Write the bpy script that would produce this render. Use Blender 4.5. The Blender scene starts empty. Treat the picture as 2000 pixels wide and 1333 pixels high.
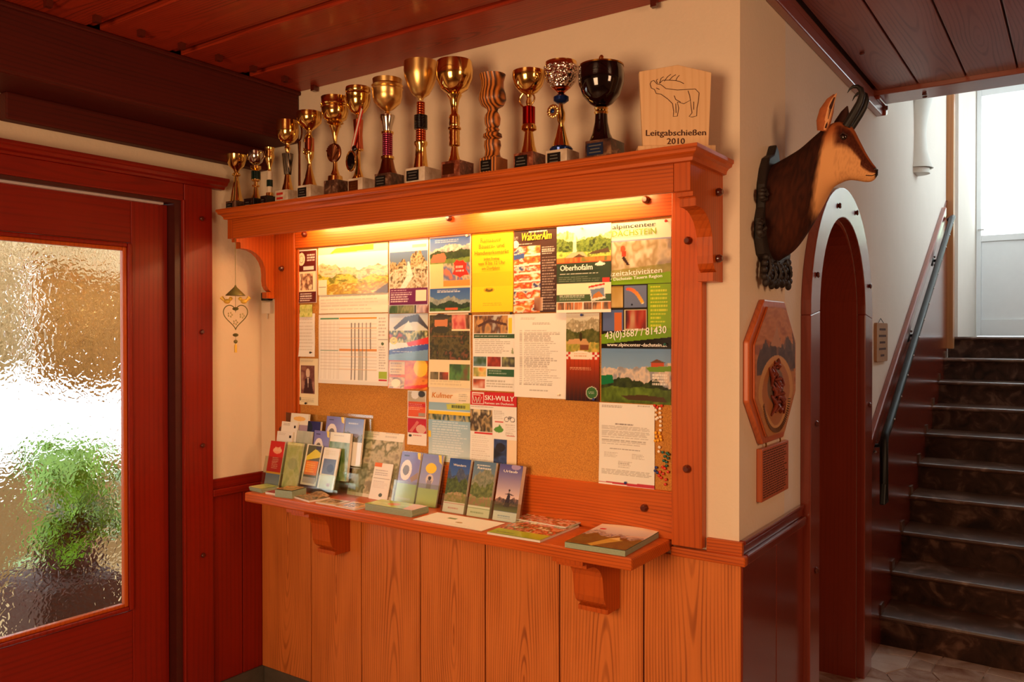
import bpy, math, random
import numpy as np
from mathutils import Vector, Matrix
R = math.radians
random.seed(5)
sc = bpy.context.scene
col = sc.collection

# ---------------------------------------------------------------- camera
cd = bpy.data.cameras.new('camera'); cam = bpy.data.objects.new('camera', cd); col.objects.link(cam)
fw = Vector((-0.56931463, 0.82207047, -0.00899988)); rt = Vector((0.8221076, 0.56933159, -0.00079997)); up = Vector((-0.00446629, 0.0078543, 0.99995918))
m3 = Matrix((rt, up, -fw)).transposed()
cam.matrix_world = Matrix.Translation((0.9243, -2.6461, 1.7274)) @ m3.to_4x4()
cd.sensor_width = 36.0; cd.lens = 1607.67 / 2000 * 36.0; cd.clip_start = 0.02; cd.clip_end = 200
sc.camera = cam
# ---------------------------------------------------------------- colour management
sc.view_settings.view_transform = 'Standard'; sc.view_settings.look = 'None'
sc.view_settings.gamma = 1.0; sc.view_settings.use_curve_mapping = False
sc.view_settings.exposure = 0.0
sc.cycles.transparent_max_bounces = 48
# ---------------------------------------------------------------- world: bright overcast daylight
w = bpy.data.worlds.new('daylight'); sc.world = w; w.use_nodes = True
bg = w.node_tree.nodes['Background']; bg.inputs[0].default_value = (0.86, 0.95, 1.0, 1); bg.inputs[1].default_value = 4.5
# ---------------------------------------------------------------- room lamps outside the frame
def area(name, loc, target, size, power, colr, size_y=None, spread=180):
    l = bpy.data.lights.new(name, 'AREA'); l.energy = power; l.color = colr; l.size = size; l.spread = R(spread)
    if size_y: l.shape = 'RECTANGLE'; l.size_y = size_y
    o = bpy.data.objects.new(name, l); col.objects.link(o); o.location = loc
    o.rotation_euler = (Vector(target) - Vector(loc)).to_track_quat('-Z', 'Y').to_euler()
    o['kind'] = 'helper'
    return o
area('room_lamp', (-0.4, -3.6, 1.75), (-0.9, 0, 1.25), 1.2, 39, (1.0, 0.62, 0.33), spread=120)
area('hall_lamp', (2.45, -1.2, 2.3), (0.0, 0.8, 1.6), 0.7, 24, (1.0, 0.60, 0.33))

# ---------------------------------------------------------------- helpers
def lin(c):
    return tuple(((v / 255.0) / 12.92 if v / 255.0 <= 0.04045 else ((v / 255.0 + 0.055) / 1.055) ** 2.4) for v in c)
class NT:
    def __init__(s, name):
        s.m = bpy.data.materials.new(name); s.m.use_nodes = True; s.t = s.m.node_tree
        s.b = s.t.nodes['Principled BSDF']; s.out = s.t.nodes['Material Output']
    def n(s, typ, **kw):
        x = s.t.nodes.new(typ)
        for k, v in kw.items():
            if k.startswith('i_'): x.inputs[k[2:].replace('_', ' ')].default_value = v
            else: setattr(x, k, v)
        return x
    def l(s, a, b): s.t.links.new(a, b)
def simple(name, c, rough=0.5, metal=0.0, spec=0.5, noise=0.0, nscale=20, emis=None, coat=0.0):
    k = NT(name); b = k.b; rgb = lin(c)
    b.inputs['Base Color'].default_value = (*rgb, 1); b.inputs['Roughness'].default_value = rough
    b.inputs['Metallic'].default_value = metal; b.inputs['Specular IOR Level'].default_value = spec
    b.inputs['Coat Weight'].default_value = coat
    tc = k.n('ShaderNodeTexCoord'); nz = k.n('ShaderNodeTexNoise'); nz.inputs['Scale'].default_value = nscale
    k.l(tc.outputs['Object'], nz.inputs['Vector'])
    mx = k.n('ShaderNodeMix', data_type='RGBA'); a = 1 - noise
    mx.inputs[6].default_value = (*[v * a for v in rgb], 1); mx.inputs[7].default_value = (*[min(1, v * (1 + noise)) for v in rgb], 1)
    k.l(nz.outputs['Fac'], mx.inputs[0]); k.l(mx.outputs[2], b.inputs['Base Color'])
    if emis: b.inputs['Emission Color'].default_value = (*lin(c), 1); b.inputs['Emission Strength'].default_value = emis
    return k.m
def wood(name, light, dark, axis='z', rough=0.38, freq=15.0, scale=3.2, coat=0.25, streak=0.35, contrast=1.0):
    """softwood board: year rings cut by a slightly tilted plane (arches near the heart line of a centred
    board, parallel lines elsewhere), seeded per object"""
    k = NT(name); b = k.b
    def math_(op, a=None, b_=None, c_=None, clamp=False):
        x = k.n('ShaderNodeMath', operation=op, use_clamp=clamp)
        for i, v in enumerate((a, b_, c_)):
            if v is None: continue
            if isinstance(v, (int, float)): x.inputs[i].default_value = v
            else: k.l(v, x.inputs[i])
        return x.outputs[0]
    tc = k.n('ShaderNodeTexCoord'); oi = k.n('ShaderNodeObjectInfo'); sx = k.n('ShaderNodeSeparateXYZ'); k.l(tc.outputs['Object'], sx.inputs[0])
    X, Y, Z = sx.outputs; L, A, B_ = {'x': (X, Z, Y), 'y': (Y, Z, X), 'z': (Z, X, Y)}[axis]
    rnd = math_('MULTIPLY', oi.outputs['Random'], 41.0); l2 = math_('ADD', L, rnd)
    cb = k.n('ShaderNodeCombineXYZ'); k.l(math_('MULTIPLY', l2, .9), cb.inputs[0]); k.l(math_('MULTIPLY', A, 3.0), cb.inputs[1]); k.l(math_('MULTIPLY', B_, 3.0), cb.inputs[2])
    n1 = k.n('ShaderNodeTexNoise'); n1.inputs['Scale'].default_value = 1.0; n1.inputs['Detail'].default_value = 1.0; k.l(cb.outputs[0], n1.inputs['Vector'])
    nn = math_('SUBTRACT', n1.outputs['Fac'], .5)
    c = math_('ADD', math_('ADD', A, B_), math_('MULTIPLY', nn, .05))
    h = math_('ADD', math_('MULTIPLY', math_('SINE', math_('MULTIPLY', l2, 1.9)), .05), math_('MULTIPLY_ADD', nn, .12, .012))
    r = math_('SQRT', math_('ADD', math_('MULTIPLY', c, c), math_('MULTIPLY', h, h)))
    s1 = math_('SINE', math_('MULTIPLY', r, 6.283 * freq * 6.0))
    r1 = k.n('ShaderNodeMapRange'); r1.interpolation_type = 'SMOOTHSTEP'; r1.inputs['From Min'].default_value = .1; r1.inputs['From Max'].default_value = 1.1; r1.inputs['To Max'].default_value = .55 * contrast; k.l(s1, r1.inputs['Value'])
    cb2 = k.n('ShaderNodeCombineXYZ'); k.l(math_('MULTIPLY', l2, 2.2), cb2.inputs[0]); k.l(math_('MULTIPLY', A, 14.0), cb2.inputs[1]); k.l(math_('MULTIPLY', B_, 14.0), cb2.inputs[2])
    n4 = k.n('ShaderNodeTexNoise'); n4.inputs['Scale'].default_value = 1.0; k.l(cb2.outputs[0], n4.inputs['Vector'])
    lines_ = math_('MULTIPLY', r1.outputs[0], math_('MULTIPLY_ADD', n4.outputs['Fac'], 2.4, -.5, True))
    cb3 = k.n('ShaderNodeCombineXYZ'); k.l(math_('MULTIPLY', l2, 3.0), cb3.inputs[0]); k.l(math_('MULTIPLY', A, 110.0), cb3.inputs[1]); k.l(math_('MULTIPLY', B_, 110.0), cb3.inputs[2])
    n2 = k.n('ShaderNodeTexNoise'); n2.inputs['Scale'].default_value = 1.0; n2.inputs['Detail'].default_value = 2; k.l(cb3.outputs[0], n2.inputs['Vector'])
    tot = math_('ADD', math_('ADD', lines_, math_('MULTIPLY', n2.outputs['Fac'], streak)), math_('MULTIPLY', n4.outputs['Fac'], .28))
    fac = math_('SUBTRACT', tot, .24, None, True)
    mx = k.n('ShaderNodeMix', data_type='RGBA'); mx.inputs[6].default_value = (*lin(light), 1); mx.inputs[7].default_value = (*lin(dark), 1)
    k.l(fac, mx.inputs[0]); k.l(mx.outputs[2], b.inputs['Base Color'])
    b.inputs['Roughness'].default_value = rough; b.inputs['Coat Weight'].default_value = coat; b.inputs['Coat Roughness'].default_value = 0.2; b.inputs['Specular IOR Level'].default_value = .5 if coat > .3 else .3
    bp_ = k.n('ShaderNodeBump'); bp_.inputs['Strength'].default_value = 0.08; bp_.inputs['Distance'].default_value = 0.002
    k.l(tot, bp_.inputs['Height']); k.l(bp_.outputs[0], b.inputs['Normal'])
    return k.m
def plaster(name, c):
    k = NT(name); b = k.b; b.inputs['Roughness'].default_value = 0.9; b.inputs['Specular IOR Level'].default_value = 0.2
    tc = k.n('ShaderNodeTexCoord')
    n1 = k.n('ShaderNodeTexNoise'); n1.inputs['Scale'].default_value = 6; n1.inputs['Detail'].default_value = 4; k.l(tc.outputs['Object'], n1.inputs['Vector'])
    mx = k.n('ShaderNodeMix', data_type='RGBA'); rgb = lin(c)
    mx.inputs[6].default_value = (*[v * .94 for v in rgb], 1); mx.inputs[7].default_value = (*rgb, 1)
    k.l(n1.outputs['Fac'], mx.inputs[0]); k.l(mx.outputs[2], b.inputs['Base Color'])
    n2 = k.n('ShaderNodeTexNoise'); n2.inputs['Scale'].default_value = 55; n2.inputs['Detail'].default_value = 3; k.l(tc.outputs['Object'], n2.inputs['Vector'])
    bp_ = k.n('ShaderNodeBump'); bp_.inputs['Strength'].default_value = 0.35; bp_.inputs['Distance'].default_value = 0.004
    k.l(n2.outputs['Fac'], bp_.inputs['Height']); k.l(bp_.outputs[0], b.inputs['Normal'])
    return k.m
def marble(name, a, b_, c, scale=14, rough=0.25, coat=.3):
    k = NT(name); b = k.b; b.inputs['Roughness'].default_value = rough; b.inputs['Coat Weight'].default_value = coat; b.inputs['Specular IOR Level'].default_value = .5 if rough < .5 else .15
    tc = k.n('ShaderNodeTexCoord')
    n1 = k.n('ShaderNodeTexNoise'); n1.inputs['Scale'].default_value = scale; n1.inputs['Detail'].default_value = 7; n1.inputs['Distortion'].default_value = 1.1
    k.l(tc.outputs['Object'], n1.inputs['Vector'])
    cr = k.n('ShaderNodeValToRGB'); e = cr.color_ramp.elements
    e[0].position = 0.32; e[0].color = (*lin(a), 1); e[1].position = 0.55; e[1].color = (*lin(b_), 1)
    x = e.new(0.72); x.color = (*lin(c), 1)
    k.l(n1.outputs['Fac'], cr.inputs[0]); k.l(cr.outputs[0], b.inputs['Base Color'])
    return k.m
def bands(name, a, b_, scale, rough=0.2, metal=1.0, axis='Z', dist=0.0):
    k = NT(name); b = k.b; b.inputs['Roughness'].default_value = rough; b.inputs['Metallic'].default_value = metal
    tc = k.n('ShaderNodeTexCoord'); wv = k.n('ShaderNodeTexWave', wave_type='BANDS', bands_direction=axis)
    wv.inputs['Scale'].default_value = scale; wv.inputs['Distortion'].default_value = dist
    k.l(tc.outputs['Object'], wv.inputs['Vector'])
    mx = k.n('ShaderNodeMix', data_type='RGBA'); mx.inputs[6].default_value = (*lin(a), 1); mx.inputs[7].default_value = (*lin(b_), 1)
    k.l(wv.outputs['Fac'], mx.inputs[0]); k.l(mx.outputs[2], b.inputs['Base Color'])
    bp_ = k.n('ShaderNodeBump'); bp_.inputs['Strength'].default_value = 0.5; bp_.inputs['Distance'].default_value = 0.003
    k.l(wv.outputs['Fac'], bp_.inputs['Height']); k.l(bp_.outputs[0], b.inputs['Normal'])
    return k.m
def printmat(name, rough=0.45, spec=0.4, coat=0.0):
    k = NT(name); b = k.b
    at = k.n('ShaderNodeAttribute', attribute_name='ink'); k.l(at.outputs['Color'], b.inputs['Base Color'])
    b.inputs['Roughness'].default_value = rough; b.inputs['Specular IOR Level'].default_value = spec; b.inputs['Coat Weight'].default_value = coat
    return k.m
M = {}
M['plaster'] = plaster('cream_plaster', (238, 218, 192))
M['plaster_hall'] = plaster('white_plaster', (232, 222, 212))
M['larch'] = wood('larch_panel', (214, 122, 56), (116, 48, 18), 'z', coat=.15)
M['larch_x'] = wood('larch_board_horizontal', (200, 92, 27), (118, 42, 10), 'x', coat=.08)
M['larch_post'] = wood('larch_post', (192, 86, 23), (118, 40, 9), 'z', coat=.06, freq=9, contrast=.6)
M['larch_y'] = wood('larch_side_board', (200, 94, 38), (130, 46, 15), 'y', freq=8, contrast=.6)
M['door'] = wood('mahogany_door', (138, 25, 6), (78, 10, 3), 'z', freq=7, contrast=.5, coat=.15)
M['door_x'] = wood('mahogany_rail', (134, 24, 6), (74, 9, 3), 'y', freq=7, contrast=.5, coat=.15)
M['jamb'] = simple('dark_jamb', (70, 18, 10), 0.5, noise=.2)
M['beam'] = wood('dark_beam', (84, 18, 7), (46, 8, 3), 'y', freq=9, rough=.6, coat=0, contrast=.8)
M['ceil'] = wood('ceiling_board', (164, 50, 22), (86, 20, 8), 'x', rough=.45)
M['hallceil'] = wood('hall_ceiling_board', (146, 80, 70), (92, 42, 36), 'y', rough=.42, freq=12)
M['hallbeam'] = wood('hall_beam', (150, 74, 56), (96, 42, 32), 'x', rough=.3, contrast=.5, coat=.6)
M['mahog'] = wood('glossy_mahogany', (122, 36, 20), (78, 18, 10), 'z', freq=8, rough=.22, coat=.9, contrast=.5)
M['mahog_arch'] = wood('arch_mahogany', (140, 52, 30), (98, 30, 17), 'z', freq=6, rough=.28, coat=.9, contrast=.4)
M['mahog_in'] = wood('passage_lining', (150, 56, 34), (104, 32, 18), 'z', freq=8, rough=.4, coat=.4, contrast=.5)
M['oakpost'] = wood('light_oak', (172, 112, 66), (130, 76, 40), 'z', freq=7, contrast=.5)
M['peg'] = simple('turned_peg', (84, 26, 14), 0.3, noise=.3, coat=.5)
M['cork'] = NT('cork').m
k = NT('cork_board'); tc = k.n('ShaderNodeTexCoord'); n1 = k.n('ShaderNodeTexNoise'); n1.inputs['Scale'].default_value = 380; n1.inputs['Detail'].default_value = 3
k.l(tc.outputs['Object'], n1.inputs['Vector']); cr = k.n('ShaderNodeValToRGB'); e = cr.color_ramp.elements
e[0].position = .36; e[0].color = (*lin((178, 112, 44)), 1); e[1].position = .62; e[1].color = (*lin((216, 150, 64)), 1)
k.l(n1.outputs['Fac'], cr.inputs[0]); k.l(cr.outputs[0], k.b.inputs['Base Color']); k.b.inputs['Roughness'].default_value = .9; M['cork'] = k.m
M['print'] = printmat('printed_paper', 0.5); M['gloss'] = printmat('glossy_print', 0.22, 0.5, 0.3); M['fur'] = printmat('short_fur', 0.85, 0.15)
M['paper'] = simple('white_paper', (238, 234, 226), .7, noise=.02)
M['pages'] = simple('page_block', (225, 215, 200), .8, noise=.08, nscale=90)
M['gold'] = simple('gold_metal', (240, 200, 118), .12, 1.0, noise=.05)
M['satingold'] = simple('satin_gold', (236, 196, 124), .3, 1.0, noise=.05)
M['bronze'] = simple('bronze_metal', (150, 92, 60), .25, 1.0, noise=.1)
M['copper'] = simple('copper_metal', (214, 120, 84), .2, 1.0, noise=.05)
M['silver'] = simple('silver_metal', (214, 208, 200), .12, 1.0, noise=.05)
M['goldrim'] = simple('gold_rim', (170, 120, 50), .2, 1.0, noise=.05)
M['darkgreen'] = simple('dark_green_enamel', (16, 40, 34), .15, .3, noise=.1)
M['whiteenamel'] = simple('white_enamel', (225, 205, 180), .2, noise=.05)
M['blackgloss'] = simple('black_gloss', (24, 14, 16), .1, .6, noise=.1, coat=1)
M['redchrome'] = simple('red_chrome', (176, 26, 22), .15, 1.0, noise=.1)
M['redgold'] = bands('red_gold_bands', (206, 120, 60), (168, 40, 40), 34, .2, 1.0)
M['pinkrings'] = bands('pink_rings', (214, 90, 130), (90, 20, 50), 38, .2, .9)
M['blackribbed'] = bands('black_ribs', (30, 22, 22), (8, 6, 8), 50, .2, .3)
M['blackfluted'] = bands('black_flutes', (16, 12, 12), (120, 100, 80), 60, .2, .5, 'X')
M['hammered'] = simple('hammered_silver', (224, 208, 196), .16, 1.0, noise=.15, nscale=90)
k = bpy.data.materials['hammered_silver'].node_tree; vb = k.nodes.new('ShaderNodeTexVoronoi'); vb.inputs['Scale'].default_value = 95
tcx = k.nodes.new('ShaderNodeTexCoord'); k.links.new(tcx.outputs['Object'], vb.inputs['Vector']); bb = k.nodes.new('ShaderNodeBump'); bb.inputs['Strength'].default_value = 1; bb.inputs['Distance'].default_value = .006
k.links.new(vb.outputs['Distance'], bb.inputs['Height']); k.links.new(bb.outputs[0], k.nodes['Principled BSDF'].inputs['Normal'])
M['bluering'] = simple('blue_enamel', (26, 52, 112), .15, .6, noise=.2)
M['zebrawood'] = bands('zebra_wood', (216, 128, 54), (56, 22, 12), 24, .35, 0.0, 'X', .5)
M['brownmarble'] = marble('brown_marble', (52, 28, 20), (98, 62, 46), (150, 116, 94), 40)
M['redmarble'] = marble('red_marble', (84, 34, 22), (136, 70, 48), (176, 118, 90), 40)
M['whitemarble'] = marble('cream_marble', (190, 166, 140), (216, 196, 172), (234, 220, 202), 25)
M['blackmarble'] = marble('black_marble', (18, 14, 14), (34, 28, 26), (70, 60, 54), 30)
M['blackbrown'] = marble('veined_dark_marble', (26, 22, 26), (96, 62, 46), (170, 130, 96), 22)
M['blackplate'] = simple('black_plate', (22, 20, 20), .3, .2, noise=.1)
M['blueplate'] = simple('blue_plate', (28, 44, 78), .3, .3, noise=.1)
M['redpaint'] = simple('red_paint', (196, 44, 30), .4)
M['white'] = simple('white_paint', (236, 238, 240), .35, noise=.02)
M['ceramic'] = simple('white_ceramic', (226, 222, 214), .5, noise=.03)
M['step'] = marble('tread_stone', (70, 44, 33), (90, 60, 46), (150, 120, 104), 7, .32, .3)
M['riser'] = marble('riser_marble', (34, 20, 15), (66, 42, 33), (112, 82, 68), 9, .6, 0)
M['skirt'] = simple('grey_stone', (84, 76, 66), .5, noise=.3)
M['grout'] = simple('grout', (120, 104, 90), .9, noise=.1)
k = NT('stone_mosaic'); tc = k.n('ShaderNodeTexCoord'); v1 = k.n('ShaderNodeTexVoronoi'); v1.inputs['Scale'].default_value = 6.5; v2 = k.n('ShaderNodeTexVoronoi', feature='DISTANCE_TO_EDGE'); v2.inputs['Scale'].default_value = 6.5
k.l(tc.outputs['Object'], v1.inputs['Vector']); k.l(tc.outputs['Object'], v2.inputs['Vector']); sp = k.n('ShaderNodeSeparateColor'); k.l(v1.outputs['Color'], sp.inputs[0])
mx = k.n('ShaderNodeMix', data_type='RGBA'); mx.inputs[6].default_value = (*lin((168, 132, 112)), 1); mx.inputs[7].default_value = (*lin((214, 192, 178)), 1); k.l(sp.outputs[0], mx.inputs[0])
ls = k.n('ShaderNodeMath', operation='LESS_THAN'); ls.inputs[1].default_value = .025; k.l(v2.outputs['Distance'], ls.inputs[0]); m4 = k.n('ShaderNodeMix', data_type='RGBA'); m4.inputs[7].default_value = (*lin((120, 104, 90)), 1)
k.l(ls.outputs[0], m4.inputs[0]); k.l(mx.outputs[2], m4.inputs[6]); k.l(m4.outputs[2], k.b.inputs['Base Color']); k.b.inputs['Roughness'].default_value = .35; M['mosaic'] = k.m
M['iron'] = simple('black_iron', (12, 15, 17), .4, .4, noise=.2)
M['stud'] = simple('bright_stud', (190, 190, 190), .2, 1.0)
M['horn'] = simple('black_horn', (14, 11, 10), .5, noise=.4, nscale=60)
M['bark'] = simple('carved_dark_wood', (34, 24, 20), .55, noise=.5, nscale=40)
M['eye'] = simple('glass_eye', (20, 8, 4), .05, coat=1)
M['acrylic'] = NT('clear_acrylic').m
k = NT('acrylic_sheet'); tr = k.n('ShaderNodeBsdfTransparent'); tr.inputs[0].default_value = (.95, .985, .94, 1)
gl = k.n('ShaderNodeBsdfGlossy'); gl.inputs['Roughness'].default_value = .12; fr0 = k.n('ShaderNodeLayerWeight'); fr0.inputs[0].default_value = .5; fr = k.n('ShaderNodeMath', operation='POWER'); fr.inputs[1].default_value = 3.0; k.l(fr0.outputs['Facing'], fr.inputs[0])
mxs = k.n('ShaderNodeMixShader'); mf = k.n('ShaderNodeMath', operation='MULTIPLY_ADD'); mf.inputs[1].default_value = .5; mf.inputs[2].default_value = .07
k.l(fr.outputs[0], mf.inputs[0]); k.l(mf.outputs[0], mxs.inputs[0]); k.l(tr.outputs[0], mxs.inputs[1]); k.l(gl.outputs[0], mxs.inputs[2]); k.l(mxs.outputs[0], k.out.inputs[0]); M['acrylic'] = k.m
k = NT('window_glass'); tr = k.n('ShaderNodeBsdfTransparent'); tr.inputs[0].default_value = (.96, .98, .97, 1)
gl = k.n('ShaderNodeBsdfGlossy'); gl.inputs['Roughness'].default_value = .02; mxs = k.n('ShaderNodeMixShader'); mxs.inputs[0].default_value = .06
k.l(tr.outputs[0], mxs.inputs[1]); k.l(gl.outputs[0], mxs.inputs[2]); k.l(mxs.outputs[0], k.out.inputs[0]); M['pane'] = k.m
k = NT('hammered_glass'); b = k.b; b.inputs['Transmission Weight'].default_value = 1; b.inputs['Roughness'].default_value = .03; b.inputs['IOR'].default_value = 1.45
b.inputs['Base Color'].default_value = (1, .98, .94, 1); tc = k.n('ShaderNodeTexCoord'); nz = k.n('ShaderNodeTexNoise'); nz.inputs['Scale'].default_value = 42; nz.inputs['Detail'].default_value = 1.2; nz.inputs['Distortion'].default_value = .6
k.l(tc.outputs['Object'], nz.inputs['Vector']); bb = k.n('ShaderNodeBump'); bb.inputs['Strength'].default_value = .6; bb.inputs['Distance'].default_value = .006
k.l(nz.outputs['Fac'], bb.inputs['Height']); k.l(bb.outputs[0], b.inputs['Normal']); M['hglass'] = k.m
k = NT('lamp_tube'); k.b.inputs['Emission Color'].default_value = (1.0, .69, .29, 1); k.b.inputs['Emission Strength'].default_value = 72; M['tube'] = k.m
M['leaf'] = simple('green_leaf', (92, 136, 16), .5, noise=.6, nscale=12)
M['treeleaf'] = simple('tree_leaf', (205, 215, 190), .6, noise=.3)
M['pot'] = simple('brown_pot', (56, 26, 14), .9, noise=.2)
M['curtain'] = simple('beige_curtain', (196, 150, 88), .9, noise=.4, nscale=5)
M['curtain_light'] = simple('pale_curtain', (222, 202, 166), .9, noise=.15, nscale=5)
M['pave'] = simple('pale_paving', (140, 116, 78), .8, noise=.15)
M['facade'] = simple('pale_facade', (128, 104, 66), .9, noise=.1)
M['tin'] = simple('painted_tin_green', (118, 110, 58), .5, .3, noise=.2)
M['tinyellow'] = simple('painted_tin_yellow', (236, 190, 70), .5, .1, noise=.1)
M['tinpale'] = simple('painted_tin_pale', (206, 186, 130), .5, .2, noise=.2)
M['plastic'] = simple('cream_plastic', (228, 220, 204), .4)
M['burn'] = simple('burnt_line', (74, 36, 20), .8)
M['spruce'] = wood('pale_spruce', (232, 190, 142), (206, 154, 104), 'z', freq=6, rough=.6, coat=0, contrast=.5)
for nm, c in dict(ink_white=(245, 242, 235), ink_green=(140, 170, 40), ink_black=(20, 20, 20), ink_grey=(90, 86, 80), ink_yellow=(246, 206, 40), ink_red=(206, 40, 36), ink_orange=(214, 130, 20), ink_cream=(236, 214, 180)).items():
    M[nm] = simple(nm, c, .5)
M['glare_pale'] = simple('daylight_glare_strip', (206, 198, 206), .35, .3, noise=.05)  # pale tone stands for daylight reflected on the rebate above the door

ORG = {}
def wloc(o): return Vector(ORG.get(o.name, (0, 0, 0)))
def tag(o, label=None, cat=None, group=None, kind=None):
    if label: o['label'] = label
    if cat: o['category'] = cat
    if group: o['group'] = group
    if kind: o['kind'] = kind
    return o
def thing(name, loc, label, cat, group=None):
    o = bpy.data.objects.new(name, None); col.objects.link(o); o.location = loc; o.empty_display_size = .05
    ORG[o.name] = tuple(loc); return tag(o, label, cat, group)
class MB:
    def __init__(s): s.v = []; s.f = []; s.c = None
    def add(s, vs, fs):
        n = len(s.v); s.v += [tuple(v) for v in vs]; s.f += [tuple(i + n for i in f) for f in fs]; return s
    def box(s, x0, x1, y0, y1, z0, z1):
        vs = [(x, y, z) for z in (z0, z1) for y in (y0, y1) for x in (x0, x1)]
        return s.add(vs, [(0, 2, 3, 1), (4, 5, 7, 6), (0, 1, 5, 4), (2, 6, 7, 3), (0, 4, 6, 2), (1, 3, 7, 5)])
    def prism(s, pts, axis, a, b):
        """polygon pts extruded from a to b along axis; pts in the other two axes (x,y,z order)"""
        def P(p, t):
            return {'x': (t, p[0], p[1]), 'y': (p[0], t, p[1]), 'z': (p[0], p[1], t)}[axis]
        n = len(pts); vs = [P(p, a) for p in pts] + [P(p, b) for p in pts]
        ar = sum(pts[i][0] * pts[(i + 1) % n][1] - pts[(i + 1) % n][0] * pts[i][1] for i in range(n))
        fs = [tuple(range(n)), tuple(range(2 * n - 1, n - 1, -1))] + [(i, i + n, (i + 1) % n + n, (i + 1) % n) for i in range(n)]
        flip = (ar > 0) != (axis == 'y')
        if b < a: flip = not flip
        if flip: fs = [f[::-1] for f in fs]
        return s.add(vs, fs)
    def ring(s, a_pts, b_pts, axis, a, b):
        """band between two open outlines of the same length, extruded (an arch frame)"""
        n = len(a_pts)
        for i in range(n - 1):
            s.prism([a_pts[i], a_pts[i + 1], b_pts[i + 1], b_pts[i]], axis, a, b)
        return s
    def lathe(s, prof, c, seg=36, axis=(0, 0, 1), cap=True):
        q = Vector(axis).normalized().to_track_quat('Z', 'Y'); c = Vector(c); vs = []
        for r, h in prof:
            for i in range(seg):
                t = 2 * math.pi * i / seg; vs.append(c + q @ Vector((r * math.cos(t), r * math.sin(t), h)))
        fs = [(j * seg + i, j * seg + (i + 1) % seg, (j + 1) * seg + (i + 1) % seg, (j + 1) * seg + i) for j in range(len(prof) - 1) for i in range(seg)]
        if cap: fs += [tuple(range(seg))[::-1], tuple(range((len(prof) - 1) * seg, len(prof) * seg))]
        return s.add(vs, fs)
    def tube(s, pts, rad, seg=8, closed=False):
        pts = [Vector(p) for p in pts]; n = len(pts); rr = rad if isinstance(rad, (list, tuple)) else [rad] * n; vs = []
        prev = None
        for i, p in enumerate(pts):
            if closed: t = pts[(i + 1) % n] - pts[i - 1]
            else: t = pts[min(i + 1, n - 1)] - pts[max(i - 1, 0)]
            t.normalize()
            if prev is None: u = t.orthogonal().normalized()
            else: u = (prev - t * prev.dot(t)).normalized()
            prev = u; v = t.cross(u)
            for k_ in range(seg):
                a = 2 * math.pi * k_ / seg; vs.append(p + (u * math.cos(a) + v * math.sin(a)) * rr[i])
        m = n if closed else n - 1
        fs = [(j * seg + i, j * seg + (i + 1) % seg, ((j + 1) % n) * seg + (i + 1) % seg, ((j + 1) % n) * seg + i) for j in range(m) for i in range(seg)]
        if not closed: fs += [tuple(range(seg))[::-1], tuple(range((n - 1) * seg, n * seg))]
        return s.add(vs, fs)
    def ball(s, c, r, seg=14, rings=9):
        rx, ry, rz = (r, r, r) if not isinstance(r, (tuple, list)) else r
        vs = []; fs = []
        for j in range(rings + 1):
            ph = math.pi * j / rings
            for i in range(seg):
                t = 2 * math.pi * i / seg; vs.append((c[0] + rx * math.sin(ph) * math.cos(t), c[1] + ry * math.sin(ph) * math.sin(t), c[2] - rz * math.cos(ph)))
        for j in range(rings):
            for i in range(seg): fs.append((j * seg + i, j * seg + (i + 1) % seg, (j + 1) * seg + (i + 1) % seg, (j + 1) * seg + i))
        return s.add(vs, fs)
    def xf(s, mat, start=0):
        s.v[start:] = [tuple(mat @ Vector(v)) for v in s.v[start:]]; return s
    def build(s, name, m, parent=None, loc=None, smooth=False, bevel=0, label=None, cat=None, group=None, kind=None, cols=None):
        me = bpy.data.meshes.new(name)
        if parent is not None: off = wloc(parent)
        elif loc is not None: off = Vector(loc)
        else: off = Vector((0, 0, 0))
        V = np.array(s.v, dtype=np.float64).reshape(-1, 3) - np.array(off)[None, :] if loc is None else np.array(s.v).reshape(-1, 3) - np.array(loc)[None, :]
        me.from_pydata(V.tolist(), [], s.f)
        if cols is not None:
            at = me.color_attributes.new('ink', 'FLOAT_COLOR', 'POINT'); at.data.foreach_set('color', np.asarray(cols, dtype=np.float32).ravel())
        me.materials.append(M[m] if isinstance(m, str) else m)
        if smooth:
            me.polygons.foreach_set('use_smooth', [True] * len(me.polygons))
            try: me.set_sharp_from_angle(angle=R(42))
            except Exception: pass
        me.update()
        o = bpy.data.objects.new(name, me); col.objects.link(o)
        if parent is not None:
            o.parent = parent
            if loc is not None: o.location = Vector(loc) - wloc(parent)
            ORG[o.name] = tuple(loc) if loc is not None else tuple(wloc(parent))
        else:
            if loc is not None: o.location = loc
            ORG[o.name] = tuple(loc) if loc is not None else (0, 0, 0)
        if bevel:
            md = o.modifiers.new('bevel', 'BEVEL'); md.width = bevel; md.segments = 2; md.limit_method = 'ANGLE'; md.angle_limit = R(40)
        return tag(o, label, cat, group, kind)
def B(x0, x1, y0, y1, z0, z1): return MB().box(x0, x1, y0, y1, z0, z1)
def peg(parent, p, ax, r=.0135, h=.02):
    prof = [(r * .55, -.01), (r * .55, 0), (r, .004), (r, h * .6), (r * .6, h)]
    return MB().lathe(prof, p, 12, ax).build('peg', 'peg', parent, smooth=True)
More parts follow.
